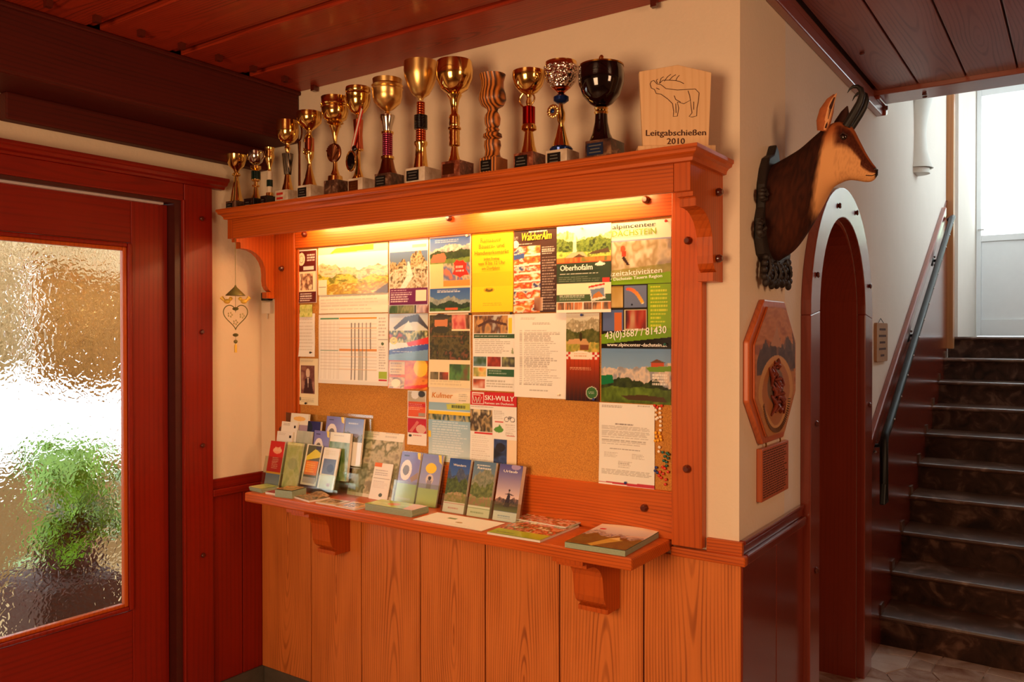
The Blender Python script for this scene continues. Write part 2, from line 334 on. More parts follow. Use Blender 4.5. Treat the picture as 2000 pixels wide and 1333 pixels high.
# text mesh: flat lettering on the y = const plane (or placed by a matrix)
def text_mesh(s, res=2):
    cu = bpy.data.curves.new('t', 'FONT'); cu.body = s; cu.resolution_u = res
    o = bpy.data.objects.new('t', cu); me = bpy.data.meshes.new_from_object(o)
    v = np.array([tuple(x.co) for x in me.vertices]); f = [tuple(p.vertices) for p in me.polygons]
    bpy.data.objects.remove(o); bpy.data.curves.remove(cu); bpy.data.meshes.remove(me)
    return v, f
def text(parent, s, place, w=None, h=None, mat='ink_black', shear=0, name='lettering', bold=0):
    """place(u, v) -> world point, u right and v up in metres; text fills w (and height h of a capital)"""
    v, f = text_mesh(s)
    if len(v) == 0: return None
    x0, x1 = v[:, 0].min(), v[:, 0].max(); sx = w / (x1 - x0) if w else None; sy = h / 0.70 if h else sx
    if sx is None: sx = sy
    mb = MB(); pts = [place((a - x0) * sx + shear * b * sy, b * sy) for a, b, _ in v]
    mb.add(pts, f)
    if bold:
        nn = (Vector(place(1, 0)) - Vector(place(0, 0))).cross(Vector(place(0, 1)) - Vector(place(0, 0))).normalized() * .0003
        mb.add([Vector(place((a - x0) * sx + shear * b * sy + bold, b * sy + bold * .3)) + nn for a, b, _ in v], f)
    return mb.build(name, mat, parent)

# ---------------------------------------------------------------- print painter (vertex colours on real sheets)
class Ink:
    def __init__(s, W, H, bgc=(240, 236, 228)):
        s.W, s.H = W, H; s.a = np.ones((H, W, 3)) * np.array(bgc) ; s.U, s.V = np.meshgrid((np.arange(W) + .5) / W, (np.arange(H) + .5) / H)
    def put(s, m, c, al=1.0):
        m = m[..., None] * al; s.a = s.a * (1 - m) + np.array(c) * m; return s
    def box(s, u0, v0, u1, v1): return ((s.U >= u0) & (s.U < u1) & (s.V >= v0) & (s.V < v1)).astype(float)
    def rect(s, u0, v0, u1, v1, c, al=1.0): return s.put(s.box(u0, v0, u1, v1), c, al)
    def grad(s, u0, v0, u1, v1, c0, c1):
        t = np.clip((s.V - v0) / (v1 - v0), 0, 1)[..., None]; m = s.box(u0, v0, u1, v1)[..., None]
        s.a = s.a * (1 - m) + m * (np.array(c0) * (1 - t) + np.array(c1) * t); return s
    def ell(s, u, v, ru, rv, c, al=1.0): return s.put((((s.U - u) / ru) ** 2 + ((s.V - v) / rv) ** 2 < 1).astype(float), c, al)
    def ringe(s, u, v, ru, rv, c, t=.25):
        d = ((s.U - u) / ru) ** 2 + ((s.V - v) / rv) ** 2; return s.put(((d < 1) & (d > 1 - t)).astype(float), c)
    def poly(s, pts, c, al=1.0):
        ins = np.zeros_like(s.U, dtype=bool); n = len(pts)
        for i in range(n):
            (x1, y1), (x2, y2) = pts[i], pts[(i + 1) % n]
            if y1 == y2: continue
            cnd = ((y1 > s.V) != (y2 > s.V)) & (s.U < (x2 - x1) * (s.V - y1) / (y2 - y1) + x1); ins ^= cnd
        return s.put(ins.astype(float), c, al)
    def nz(s, su, sv, seed, octv=3):
        rg = np.random.RandomState(seed); out = np.zeros_like(s.U); am = 1; tot = 0
        for o in range(octv):
            gu, gv = int(su * 2 ** o) + 2, int(sv * 2 ** o) + 2; g = rg.rand(gv + 1, gu + 1)
            x = s.U * (gu - 1); y = s.V * (gv - 1); xi = x.astype(int); yi = y.astype(int); fx = x - xi; fy = y - yi
            fx = fx * fx * (3 - 2 * fx); fy = fy * fy * (3 - 2 * fy)
            out += am * ((g[yi, xi] * (1 - fx) + g[yi, xi + 1] * fx) * (1 - fy) + (g[yi + 1, xi] * (1 - fx) + g[yi + 1, xi + 1] * fx) * fy); tot += am; am *= .6
        return out / tot
    def blot(s, u0, v0, u1, v1, cols, su=8, sv=8, seed=1):
        n = s.nz(su, sv, seed); n = np.clip((n - .25) / .5, 0, .999) * (len(cols) - 1); i = n.astype(int); f = (n - i)[..., None]; cc = np.array(cols, float)
        im = cc[i] * (1 - f) + cc[np.minimum(i + 1, len(cols) - 1)] * f; m = s.box(u0, v0, u1, v1)[..., None]; s.a = s.a * (1 - m) + im * m; return s
    def ridge(s, u0, v0, u1, v1, base, amp, seed, cols, su=5, clip=None):
        """everything in the box below a noisy ridge line"""
        rg = np.random.RandomState(seed); n = 5 * su; g = rg.rand(n + 2); x = np.clip((s.U - u0) / (u1 - u0), 0, .999)
        r = 0
        for o, am in ((su, 1), (su * 3, .4), (su * 7, .2)):
            gg = rg.rand(o + 2); xx = x * o; xi = xx.astype(int); fx = xx - xi; r = r + am * (gg[xi] * (1 - fx) + gg[xi + 1] * fx - .5)
        line = v0 + (v1 - v0) * (base - amp * r); m = s.box(u0, v0, u1, v1) * (s.V > line)
        nn = s.nz(14, 20, seed + 9); nn = np.clip((nn - .25) / .5, 0, .999) * (len(cols) - 1); i = nn.astype(int); f = (nn - i)[..., None]; cc = np.array(cols, float)
        im = cc[i] * (1 - f) + cc[np.minimum(i + 1, len(cols) - 1)] * f; m = m[..., None]; s.a = s.a * (1 - m) + im * m; return s
    def alps(s, u0, v0, u1, v1, seed=1, sky=((70, 110, 180), (170, 195, 220)), rock=((120, 118, 120), (225, 220, 215), (150, 145, 140)), wood_=((30, 52, 24), (60, 90, 36)), meadow=((110, 150, 50), (170, 190, 80)), hs=(.35, .6, .78)):
        s.grad(u0, v0, u1, v1, *sky); s.ridge(u0, v0, u1, v1, hs[0], .3, seed, rock); s.ridge(u0, v0, u1, v1, hs[1], .2, seed + 1, wood_); s.ridge(u0, v0, u1, v1, hs[2], .08, seed + 2, meadow); return s
    def lines(s, u0, v0, u1, v1, n, c, seed=1, al=.55, fill=.5, short=.3):
        rg = np.random.RandomState(seed)
        for i in range(n):
            y0 = v0 + (v1 - v0) * i / n; y1 = y0 + (v1 - v0) / n * fill; L = u1 - rg.rand() * short * (u1 - u0)
            m = s.box(u0, y0, L, y1); x = u0
            while x < L:
                x += rg.uniform(.06, .16) * (u1 - u0); m = m * (1 - s.box(x, y0, x + .014 * (u1 - u0) + .5 / s.W, y1) * .8)
            s.put(m, c, al)
        return s
def surf(ink, f, name, mat, parent, **kw):
    """grid mesh: f(u, v) vectorised -> (x, y, z) arrays, u right 0..1, v down 0..1"""
    H, W = ink.a.shape[:2]; u, v = np.meshgrid(np.linspace(0, 1, W), np.linspace(0, 1, H)); x, y, z = f(u, v)
    V = np.stack([x + 0 * u, y + 0 * u, z + 0 * u], -1).reshape(-1, 3)
    i = np.arange(H * W).reshape(H, W); F = np.stack([i[1:, :-1], i[1:, 1:], i[:-1, 1:], i[:-1, :-1]], -1).reshape(-1, 4)
    off = np.array(wloc(parent)) if parent is not None else np.array(kw.get('loc') or (0, 0, 0)); V = V - off
    me = bpy.data.meshes.new(name); me.vertices.add(len(V)); me.vertices.foreach_set('co', V.ravel())
    me.loops.add(F.size); me.loops.foreach_set('vertex_index', F.ravel().astype(np.int32))
    me.polygons.add(len(F)); me.polygons.foreach_set('loop_start', np.arange(0, F.size, 4, dtype=np.int32))
    try: me.polygons.foreach_set('loop_total', np.full(len(F), 4, dtype=np.int32))
    except Exception: pass
    me.update(calc_edges=True)
    a = np.clip(ink.a / 255.0, 0, 1); a = np.where(a <= .04045, a / 12.92, ((a + .055) / 1.055) ** 2.4)
    c = np.concatenate([a, np.ones((H, W, 1))], -1).astype(np.float32); at = me.color_attributes.new('ink', 'FLOAT_COLOR', 'POINT'); at.data.foreach_set('color', c.ravel())
    me.polygons.foreach_set('use_smooth', np.ones(len(F), dtype=bool)); me.materials.append(M[mat])
    o = bpy.data.objects.new(name, me); col.objects.link(o)
    if parent is not None: o.parent = parent; ORG[o.name] = tuple(off)
    else: o.location = tuple(off); ORG[o.name] = tuple(off)
    return tag(o, kw.get('label'), kw.get('cat'), kw.get('group'), kw.get('kind'))
# ================================================================ THE ROOM
def S(mb, name, m, **kw): return mb.build(name, m, kind='structure', **kw)
wm = S(B(-2.7, 0, 0, .5, -.1, 3.3), 'wall_main', 'plaster', label='cream plastered wall behind the notice board')
wl = S(B(-2.7, -2.42, -.445, 0, -.1, 3.3).box(-2.7, -2.42, -4.6, -1.52, -.1, 3.3).box(-2.7, -2.42, -1.52, -.445, 2.33, 3.3), 'wall_left', 'plaster', label='cream plastered wall around the glazed door')
S(B(-2.7, 3.3, -4.8, -4.6, -.1, 3.3), 'wall_back', 'plaster')
S(B(3.2, 3.4, -4.6, 2.2, -.1, 3.3), 'wall_right', 'plaster')
# hall wall with the arched passage
ac, az, ar = 1.285, 1.82, .43
arc = [(ac - ar * math.cos(R(a)), az + ar * math.sin(R(a))) for a in range(0, 181, 9)]
mb = B(-.3, 0, .5, ac - ar, -.1, 4.4).box(-.3, 0, ac + ar, 6.6, -.1, 4.4)
for p, q in zip(arc[:-1], arc[1:]): mb.prism([p, q, (q[0], 4.4), (p[0], 4.4)], 'x', -.3, 0)
wh = S(mb, 'wall_hall', 'plaster_hall', label='pale plastered hall wall that carries the mounted head and the stair rail')
S(B(1.3, 1.5, 2.2, 3.2, -.1, 4.4).box(1.3, 1.5, 5.9, 6.6, -.1, 4.4).box(1.3, 1.5, 3.2, 5.9, -.1, 2.7).box(1.3, 1.5, 3.2, 5.9, 4.1, 4.4).box(1.5, 3.2, 2.2, 2.4, -.1, 3.3), 'wall_stair', 'plaster_hall')
S(B(0, 1.3, 2.04, 2.2, 3.02, 4.4), 'wall_above_beam', 'plaster_hall')
S(B(0, .07, 5.13, 6.46, 1.698, 4.4), 'wall_landing', 'plaster_hall')
S(B(-.3, 1.5, 2.04, 6.7, 4.4, 4.5), 'ceiling_stair', 'white')
# passage behind the arch, lined in dark wood
lo = [(ac - ar, 0)] + arc + [(ac + ar, 0)]; li = [(ac - ar + .02, 0)] + [(ac - (ar - .02) * math.cos(R(a)), az + (ar - .02) * math.sin(R(a))) for a in range(0, 181, 9)] + [(ac + ar - .02, 0)]
S(MB().ring(lo, li, 'x', -1.3, .0), 'wall_passage', 'mahog_in')
S(B(-1.34, -1.3, .7, 1.9, 0, 2.4), 'wall_passage_end', 'mahog_in')
# arch frame: front boards standing proud of the wall
ro = .585
fo = [(ac + .012 - ro, 0), (ac + .012 - ro, az * .5)] + [(ac + .012 - ro * math.cos(R(a)), az - .02 + ro * math.sin(R(a))) for a in range(0, 181, 6)] + [(ac + .012 + ro, az * .5), (ac + .012 + ro, 0)]
fi = [(ac - ar, 0), (ac - ar, az * .5)] + [(ac - ar * math.cos(R(a)), az + ar * math.sin(R(a))) for a in range(0, 181, 6)] + [(ac + ar, az * .5), (ac + ar, 0)]
af = tag(bpy.data.objects.new('trim_arch', None), 'glossy reddish wooden frame around the arched passage', None, None, 'structure'); col.objects.link(af)
n = len(fo)
segs = [(0, 3, 'jamb_board'), (2, n - 2, 'arch_board'), (n - 3, n, 'jamb_board')]
for a, b_, nm in segs: MB().prism(fo[a:b_] + fi[a:b_][::-1], 'x', .0, .04).build(nm, 'mahog_arch', af, bevel=.004)
for y, z in ((1.16, 2.29), (1.5, 2.30), (.80, 1.965), (1.80, 1.966), (.785, 1.362), (.785, .768), (1.80, 1.365)): peg(af, (.04, y, z), (1, 0, 0), .013, .012)
# floor: crazy-paved stone pieces
fl = S(B(-2.7, 3.3, -4.8, 2.3, -.1, -.006), 'floor', 'mosaic', label='floor of pale irregular stone tiles')
tm = [marble('tile_a', (160, 128, 110), (204, 180, 166), (224, 206, 194), 5, .22), marble('tile_b', (170, 134, 112), (212, 188, 172), (226, 210, 198), 4, .22), marble('tile_c', (140, 100, 82), (178, 146, 128), (206, 182, 166), 6, .22)]
rg = random.Random(3)
nx, ny = 9, 9; gx = [[(-.35 + .17 * i + rg.uniform(-.05, .05), 1.12 + .128 * j + rg.uniform(-.035, .035)) for i in range(nx + 1)] for j in range(ny + 1)]
for j in range(ny):
    for i in range(nx):
        q = [gx[j][i], gx[j][i + 1], gx[j + 1][i + 1], gx[j + 1][i]]
        cx_, cy_ = sum(p[0] for p in q) / 4, sum(p[1] for p in q) / 4
        if cx_ < 0 and cy_ > 1.7: continue
        q = [(cx_ + (p[0] - cx_) * .95, min(2.26, cy_ + (p[1] - cy_) * .95)) for p in q]
        MB().prism(q, 'z', -.02, rg.uniform(-.001, .001)).build('tile', tm[rg.randrange(3)], fl)
S(B(-2.39, -.0, -.012, 0, 0, .085).box(-.0, .014, -.012, .713, 0, .085), 'baseboard_main', 'skirt', label='grey stone skirting below the wooden panels')
S(B(-2.42, -2.4, -.297, -.0, 0, .085), 'baseboard_left', 'skirt')
# main ceiling: boards running along the notice board wall
ce = S(B(-2.7, 3.3, -4.8, .02, 2.9, 3.3), 'ceiling', 'beam', label='reddish brown board ceiling over the lobby')
for i in range(13):
    y1 = -.34 * i; B(-2.133, 3.2, y1 - .288, y1 - (.0 if i else .001), 2.875, 2.903).build('board', 'ceil', ce, bevel=.004, loc=(0, y1 - .144, 2.88))
    B(-2.133, 3.2, y1 - .34, y1 - .31, 2.885, 2.9).build('batten', 'ceil', ce)
    for x in (-2.0, -.29): 
        for y in (y1 - .03, y1 - .2):
            MB().box(x - .011, x + .011, y - .011 if y < -.02 else y, y + .011 if i or y < -.1 else y + .009, 2.85, 2.876).build('peg', 'peg', ce)
bm_ = S(B(-2.42, -2.133, -4.5, 0, 2.63, 2.87), 'trim_beam', 'beam', label='thick dark beam under the ceiling along the door wall', bevel=.012)
B(-2.42, -2.36, -1.198, 0, 2.528, 2.63).build('lower_board', 'beam', bm_, bevel=.006)
B(-2.15, -2.12, -4.5, 0, 2.855, 2.874).build('cover_strip', 'beam', bm_, bevel=.006)
# hall ceiling
hc = S(B(0, 3.3, .02, 2.1, 3.02, 3.3), 'ceiling_hall', 'jamb', label='lower reddish panelled ceiling over the hall')
xs = [.035, .231, .447, .664, .88, 1.10, 1.32, 1.54]
for a, b_ in zip(xs[:-1], xs[1:]): B(a + .004, b_ - .004, .02, 2.0, 3.0, 3.022).build('plank', 'hallceil', hc, bevel=.003, loc=((a + b_) / 2, 1, 3.0))
S(B(1.54, 3.2, .02, 2.0, 3.0, 3.022), 'ceiling_hall_rest', 'hallceil')
hb = S(B(0, .035, .256, 2.16, 2.903, 2.955), 'trim_hall', 'mahog_arch', label='glossy moulding between hall wall and panelled ceiling', bevel=.005)
B(0, .02, .256, 2.0, 2.955, 3.0).build('fillet', 'hallceil', hb)
MB().prism([(2.16, 2.903), (2.2, 2.915), (2.21, 2.975), (2.0, 2.975), (2.0, 2.955), (2.16, 2.955)], 'x', 0, .05).build('end_block', 'mahog_arch', hb, bevel=.004)
peg(hb, (.05, 2.15, 2.94), (1, 0, 0), .013, .012)
xb = S(B(.0, 1.3, 2.0, 2.21, 2.975, 3.03), 'trim_crossbeam', 'hallbeam', label='beam closing the panelled hall ceiling before the stairwell', bevel=.004)
for x, y in ((.245, 2.1), (.24, 2.15)): peg(xb, (x, y, 2.975), (0, 0, -1), .012, .012)
peg(hc, (.1, 1.33, 3.0), (0, 0, -1), .012, .012)
# wainscot planks
sx = [-2.408, -2.051, -1.722, -1.375, -1.032, -.685, -.339, .012]
B(-2.408, .008, -.003, 0.001, .085, .967).build('backing_board', 'jamb', wm)
for a, b_ in zip(sx[:-1], sx[1:]): B(a + .003, b_ - .003, -.012, -.001, .085, .967).build('plank', 'larch', wm, bevel=.003, loc=((a + b_) / 2, 0, .5))
B(-.107, .015, -.015, .002, .995, 1.043).build('rail_board', 'larch_x', wm, bevel=.002)
B(-2.405, -2.271, -.015, .002, .995, 1.043).build('rail_board', 'door_x', wm, bevel=.002)
B(-.229, .03, -.03, 0, .967, 1.0).build('rail_moulding', 'larch_x', wm, bevel=.005)
B(-2.405, -2.131, -.03, 0, .967, 1.0).build('rail_moulding', 'door_x', wm, bevel=.005)
sy = [-.006, .357, .713]
for a, b_ in zip(sy[:-1], sy[1:]): B(-.004, .014, a + .002, b_ - .002, .085, .967).build('plank', 'mahog', wh, bevel=.003)
B(0, .015, .001, .7, 1.001, 1.043).build('rail_board', 'mahog', wh, bevel=.003)
B(0, .03, .001, .7, .967, 1.0).build('rail_moulding', 'mahog', wh, bevel=.006)
B(0, .021, .001, .7, 1.03, 1.046).build('rail_bead', 'mahog', wh, bevel=.004)
for a, b_ in ((-.297, -.125), (-.121, -.003)): B(-2.42, -2.408, a, b_, .085, .98).build('plank', 'door', wl, bevel=.003)
B(-2.42, -2.405, -.297, 0, 1.0, 1.047).build('rail_board', 'door_x', wl, bevel=.003)
B(-2.42, -2.39, -.297, 0, .967, 1.0).build('rail_moulding', 'door_x', wl, bevel=.005)
# stair side panelling on the hall wall
def zt(y): return 1.289 + .559 * (y - 2.117)
ws = S(MB().prism([(1.885, .0), (2.3, 0), (4.94, 1.4), (4.94, zt(4.94) - .05), (1.885, zt(1.885) - .05)], 'x', 0, .012), 'trim_stair_panel', 'mahog', label='reddish wood panelling rising along the stairs')
MB().prism([(1.885, zt(1.885) - .075), (4.7, zt(4.7) - .075), (4.7, zt(4.7)), (1.885, zt(1.885))], 'x', 0, .035).build('cap_moulding', 'mahog_arch', ws, bevel=.008)
MB().prism([(1.885, zt(1.885) - .115), (4.7, zt(4.7) - .115), (4.7, zt(4.7) - .085), (1.885, zt(1.885) - .085)], 'x', .01, .022).build('bead', 'mahog_arch', ws, bevel=.004)
S(B(0, .055, 4.95, 5.05, 1.6, 4.4), 'trim_post', 'oakpost', label='light brown post at the top of the stairs', bevel=.004)
# the stairs
st = thing('staircase', (.65, 2.3, 0), 'straight flight of brown marble stairs with pale edged treads', 'staircase')
for k_ in range(10):
    y = 2.235 + .3156 * k_; z = .1698 * (k_ + 1); y2 = y + (.372 if k_ < 9 else .05)
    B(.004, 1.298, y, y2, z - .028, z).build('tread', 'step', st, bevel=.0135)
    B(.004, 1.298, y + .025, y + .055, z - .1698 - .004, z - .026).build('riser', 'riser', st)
    B(.0125, .02, y + .005, y + .09, z, z + .055).build('skirting_end', 'step', st)
S(B(.0, 1.3, 5.12, 6.6, 1.5, 1.698), 'floor_landing', 'step')
w2 = tag(bpy.data.objects.new('added_window_1', None), 'wide white framed window added unseen in the right stairwell wall to let in daylight', None, None, 'structure'); col.objects.link(w2)  # unseen window, added to bring daylight onto the stair wall
for a in ((1.38, 1.44, 3.2, 5.9, 2.7, 2.77), (1.38, 1.44, 3.2, 5.9, 4.03, 4.1), (1.38, 1.44, 3.2, 3.27, 2.77, 4.03), (1.38, 1.44, 5.83, 5.9, 2.77, 4.03), (1.38, 1.44, 4.51, 4.59, 2.77, 4.03)): B(*a).build('frame', 'white', w2)
for a in ((1.41, 1.415, 3.27, 4.51, 2.77, 4.03), (1.41, 1.415, 4.59, 5.83, 2.77, 4.03)): B(*a).build('glass_pane', 'pane', w2)
S(B(.0, 1.3, 2.3, 5.3, -.12, -.1).box(0, 1.3, 5.28, 5.3, -.1, 1.69), 'wall_under_stairs', 'grout')
# end door (white, glazed) and its wall
S(B(-.3, .075, 6.46, 6.6, 1.5, 4.4).box(1.02, 1.5, 6.46, 6.6, 1.5, 4.4).box(.075, 1.02, 6.46, 6.6, 4.1, 4.4), 'wall_end', 'plaster_hall')
d2 = tag(bpy.data.objects.new('door_2', None), 'white glazed door at the top of the stairs', None, None, 'structure'); col.objects.link(d2)
for nm, a in (('stile', (.08, .12, 6.46, 6.52, 1.70, 4.09)), ('stile', (.94, 1.02, 6.46, 6.52, 1.70, 4.09)), ('top_rail', (.12, .94, 6.46, 6.52, 4.01, 4.09)), ('middle_rail', (.12, .94, 6.46, 6.52, 2.61, 2.67)), ('bottom_rail', (.12, .94, 6.46, 6.52, 1.7, 1.86)), ('lower_panel', (.12, .94, 6.48, 6.5, 1.86, 2.61))):
    B(*a).build(nm, 'white', d2, bevel=.004)
B(.12, .94, 6.485, 6.49, 2.67, 4.01).build('glass_pane', 'pane', d2)
MB().tube([(.1, 6.46, 2.72), (.1, 6.42, 2.72), (.15, 6.41, 2.72)], .008).build('handle', 'stud', d2, smooth=True)
# ---------------------------------------------------------------- glazed door on the left
S(B(-2.6, -2.4, -.484, -.445, 0, 2.33).box(-2.6, -2.4, -1.52, -1.48, 0, 2.33).box(-2.6, -2.4, -1.48, -.484, 2.31, 2.33), 'trim_jamb', 'jamb', label='dark rebate around the glazed door')
cs = tag(bpy.data.objects.new('trim_casing', None), 'reddish wooden casing with a moulded head around the glazed door', None, None, 'structure'); col.objects.link(cs)
B(-2.42, -2.39, -.443, -.297, 0, 2.402).build('casing_board', 'door', cs, bevel=.004)
B(-2.42, -2.39, -1.66, -1.52, 0, 2.402).build('casing_board', 'door', cs, bevel=.004)
B(-2.42, -2.39, -1.52, -.445, 2.325, 2.402).build('head_board', 'door_x', cs, bevel=.004)
B(-2.41, -2.385, -.452, -.440, 0, 2.33).build('inner_bead', 'door', cs, bevel=.004)
MB().prism([(-2.42, 2.402), (-2.388, 2.402), (-2.382, 2.412), (-2.366, 2.418), (-2.358, 2.43), (-2.348, 2.436), (-2.348, 2.45), (-2.42, 2.45)], 'y', -1.7, -.232).build('head_moulding', 'door_x', cs, bevel=.002)
for z in (2.254, 1.736, 1.216, .711): peg(cs, (-2.39, -.357, z), (1, 0, 0), .011, .012)
d1 = tag(bpy.data.objects.new('door_1', None), 'reddish wooden door with a large hammered glass pane', None, None, 'structure'); col.objects.link(d1)
B(-2.49, -2.45, -.66, -.486, .01, 2.305).build('stile', 'door', d1, bevel=.004)
B(-2.49, -2.45, -1.48, -1.31, .01, 2.305).build('stile', 'door', d1, bevel=.004)
B(-2.49, -2.45, -1.31, -.66, 2.12, 2.305).build('top_rail', 'door_x', d1, bevel=.003)
B(-2.49, -2.45, -1.31, -.66, .01, .53).build('bottom_rail', 'door_x', d1, bevel=.003)
def bead(y0, y1, z0, z1):
    for nm, a in (('bead', (-2.475, -2.438, y1 - .022, y1, z0, z1)), ('bead', (-2.475, -2.438, y0, y0 + .022, z0, z1)), ('bead', (-2.475, -2.438, y0 + .022, y1 - .022, z1 - .018, z1)), ('bead', (-2.475, -2.438, y0 + .022, y1 - .022, z0, z0 + .018))): B(*a).build(nm, 'door', d1, bevel=.006)
    for a in ((-2.475, -2.447, y1 - .040, y1 - .022, z0 + .018, z1 - .018), (-2.475, -2.447, y0 + .022, y0 + .04, z0 + .018, z1 - .018), (-2.475, -2.447, y0 + .04, y1 - .04, z1 - .034, z1 - .018), (-2.475, -2.447, y0 + .04, y1 - .04, z0 + .018, z0 + .034)): B(*a).build('inner_bead', 'larch_post', d1, bevel=.004)
bead(-1.312, -.658, .534, 2.118)
B(-2.472, -2.466, -1.28, -.69, .56, 2.09).build('glass_pane', 'hglass', d1)
B(-2.45, -2.425, -1.45, -.52, 2.300, 2.322).build('glare_strip', 'glare_pale', d1, bevel=.003)  # light strip imitating the daylight reflection in the gap over the door
# ---------------------------------------------------------------- porch beyond the glazed door, open to the daylight
S(B(-7.5, -2.7, -5, 4, -.15, -.02), 'floor_porch', 'pave')
S(B(-5.3, -5.2, -3.0, 3.5, -.1, .78), 'wall_porch', 'facade', label='low pale wall beyond the glazed door')
def drape(y0, y1, z0, z1, x, m_, lb):
    n_ = 40; pts = [(x + .03 * math.sin(i * 1.9) + .012 * math.sin(i * .5), y0 + (y1 - y0) * i / n_) for i in range(n_ + 1)]
    vs = [(a, b, z0 - .04 * math.sin(b * 9)) for a, b in pts] + [(a, b, z1) for a, b in pts]
    o = MB().add(vs, [(i, i + 1, i + n_ + 2, i + n_ + 1) for i in range(n_)]).build('curtain', m_, smooth=True, label=lb, cat='curtain')
    md = o.modifiers.new('s', 'SOLIDIFY'); md.thickness = .004
drape(-.22, .65, 1.40, 3.4, -4.25, 'curtain', 'golden curtain on the right beyond the hammered glass')
drape(-1.2, -.24, 1.50, 3.4, -4.27, 'curtain_light', 'pale curtain on the left beyond the hammered glass')
drape(-1.2, .65, 2.12, 3.4, -4.15, 'curtain_light', 'pale valance above the curtains beyond the hammered glass')
S(MB().tube([(-4.25, -2.2, 3.4), (-4.25, 3.4, 3.4)], .02), 'trim_rod', 'iron')
S(B(-4.35, -4.15, -2.3, -2.2, -.02, 3.5).box(-4.35, -4.15, 3.4, 3.5, -.02, 3.5), 'trim_porch_posts', 'facade')
pt = thing('potted_plant', (-3.35, -.42, -.02), 'leafy green plant in a brown pot behind the hammered glass', 'plant')
B(-3.6, -3.1, -.72, -.30, -.02, .5).build('stand', 'pot', pt, bevel=.02)
MB().lathe([(.10, 0), (.13, .04), (.15, .22), (.155, .24), (.12, .24)], (-3.35, -.48, .5), 24).build('pot', 'pot', pt, smooth=True)
rg = random.Random(8)
for i in range(70):
    a = rg.uniform(0, 6.28); L = rg.uniform(.14, .34); hgt = rg.uniform(-.12, .48); c0 = Vector((-3.35, -.44, .72)); d = Vector((math.cos(a), math.sin(a), 0)) * L; tip = c0 + d + Vector((0, 0, hgt * (1 - L)))
    n_ = Vector((0, 0, 1)); s_ = d.cross(n_).normalized() * rg.uniform(.04, .075); mid = c0 + d * .45 + Vector((0, 0, hgt * .8)); q = c0 + d * .75 + Vector((0, 0, hgt * .95))
    mb = MB().add([c0, mid - s_ * .6, mid + s_ * .6 , q - s_, q + s_, tip + d * .25 - Vector((0, 0, .05)), mid - Vector((0, 0, .006)), q - Vector((0, 0, .008))], [(0, 1, 6), (0, 6, 2), (1, 3, 7, 6), (6, 7, 4, 2), (3, 5, 7), (7, 5, 4)])
    mb.build('leaf', 'leaf', pt, smooth=True)
# trees outside the far door
for i, (x, y, h_) in enumerate(((1.2, 15, 4.2), (3.4, 18, 5.5))):
    t = thing('tree', (x, y, -1), ['tree seen through the left part of the far glass door', 'taller tree seen through the right part of the far glass door'][i], 'tree')
    MB().tube([(x, y, -1), (x + .1, y, h_ * .6)], [.2, .1]).build('trunk', 'bark', t)
    mb = MB(); rg = random.Random(i)
    for _ in range(40):
        a = rg.uniform(0, 6.28); r_ = rg.uniform(.2, 1.3); mb.ball((x + r_ * math.cos(a), y + r_ * math.sin(a), h_ + rg.uniform(-1.6, 1.2)), rg.uniform(.3, .6), 8, 5)
    mb.build('crown', 'treeleaf', t)

# ================================================================ NOTICE BOARD WITH CANOPY
nb = thing('notice_board', (-1.2, 0, 1.0), 'large larch framed cork notice board with a lit canopy shelf on top', 'notice board')
B(-2.271, -2.13, -.04, 0, 1.0, 2.2515).build('post', 'larch_post', nb, bevel=.003)
B(-2.125, -2.112, -.03, 0, 1.19, 2.125).build('inner_strip', 'larch_post', nb, bevel=.002)
B(-.222, -.113, -.04, 0, 1.008, 2.2515).build('post', 'larch_post', nb, bevel=.003)
B(-2.13, -.222, -.033, 0, 2.128, 2.25).build('top_rail', 'larch_x', nb, bevel=.003)
B(-2.13, -.222, -.033, 0, 1.023, 1.187).build('bottom_rail', 'larch_x', nb, bevel=.003)
B(-2.135, -.22, -.02, 0, 1.18, 2.135).build('cork_panel', 'cork', nb)
for p in ((-.317, -.033, 2.19), (-1.191, -.033, 2.197), (-2.056, -.033, 2.192), (-.16, -.04, 2.038), (-.163, -.04, 1.273), (-2.209, -.04, 2.038), (-.323, -.033, 1.121), (-2.209, -.04, 1.273)): peg(nb, p, (0, -1, 0))
B(-2.27, -.112, -.277, -.255, 2.164, 2.2515).build('fascia', 'larch_x', nb, bevel=.002)
B(-2.30, -.06, -.255, 0, 2.252, 2.297).build('shelf_board', 'larch_x', nb)
cp = [(0, 2.25), (.012, 2.252), (.014, 2.262), (.02, 2.27), (.03, 2.275), (.033, 2.284), (.037, 2.286), (.037, 2.297), (-.02, 2.297)]
mb = MB(); vs = []
for d, z in cp: vs += [(-2.306 - d, 0, z), (-2.306 - d, -.277 - d, z), (-.057 + d, -.277 - d, z), (-.057 + d, 0, z)]
mb.add(vs, [(4 * j + i, 4 * j + i + 1, 4 * j + i + 5, 4 * j + i + 4) for j in range(len(cp) - 1) for i in range(3)])
mb.build('crown_moulding', 'larch_x', nb)
bp_r = [(-.277, 2.2515), (-.277, 2.164), (-.255, 2.164), (-.255, 2.150), (-.236, 2.150), (-.236, 2.148), (-.232, 2.148), (-.232, 2.122), (-.205, 2.122)]
bp_r += [(-.205 + .115 * math.sin(R(a)), 2.122 - .11 * (1 - math.cos(R(a)))) for a in range(15, 91, 15)]
bp_r += [(-.09, 1.98), (-.086, 1.955), (-.074, 1.937), (-.058, 1.928), (-.085, 1.926), (-.085, 1.897), (0, 1.897), (0, 2.2515)]
for x0, x1 in ((-.111, -.057), (-2.306, -2.271)): MB().prism(bp_r, 'x', x0, x1).build('bracket', 'larch_post', nb, bevel=.0015)
for z in (2.188, 1.972): peg(nb, (-.057, -.055, z), (1, 0, 0))
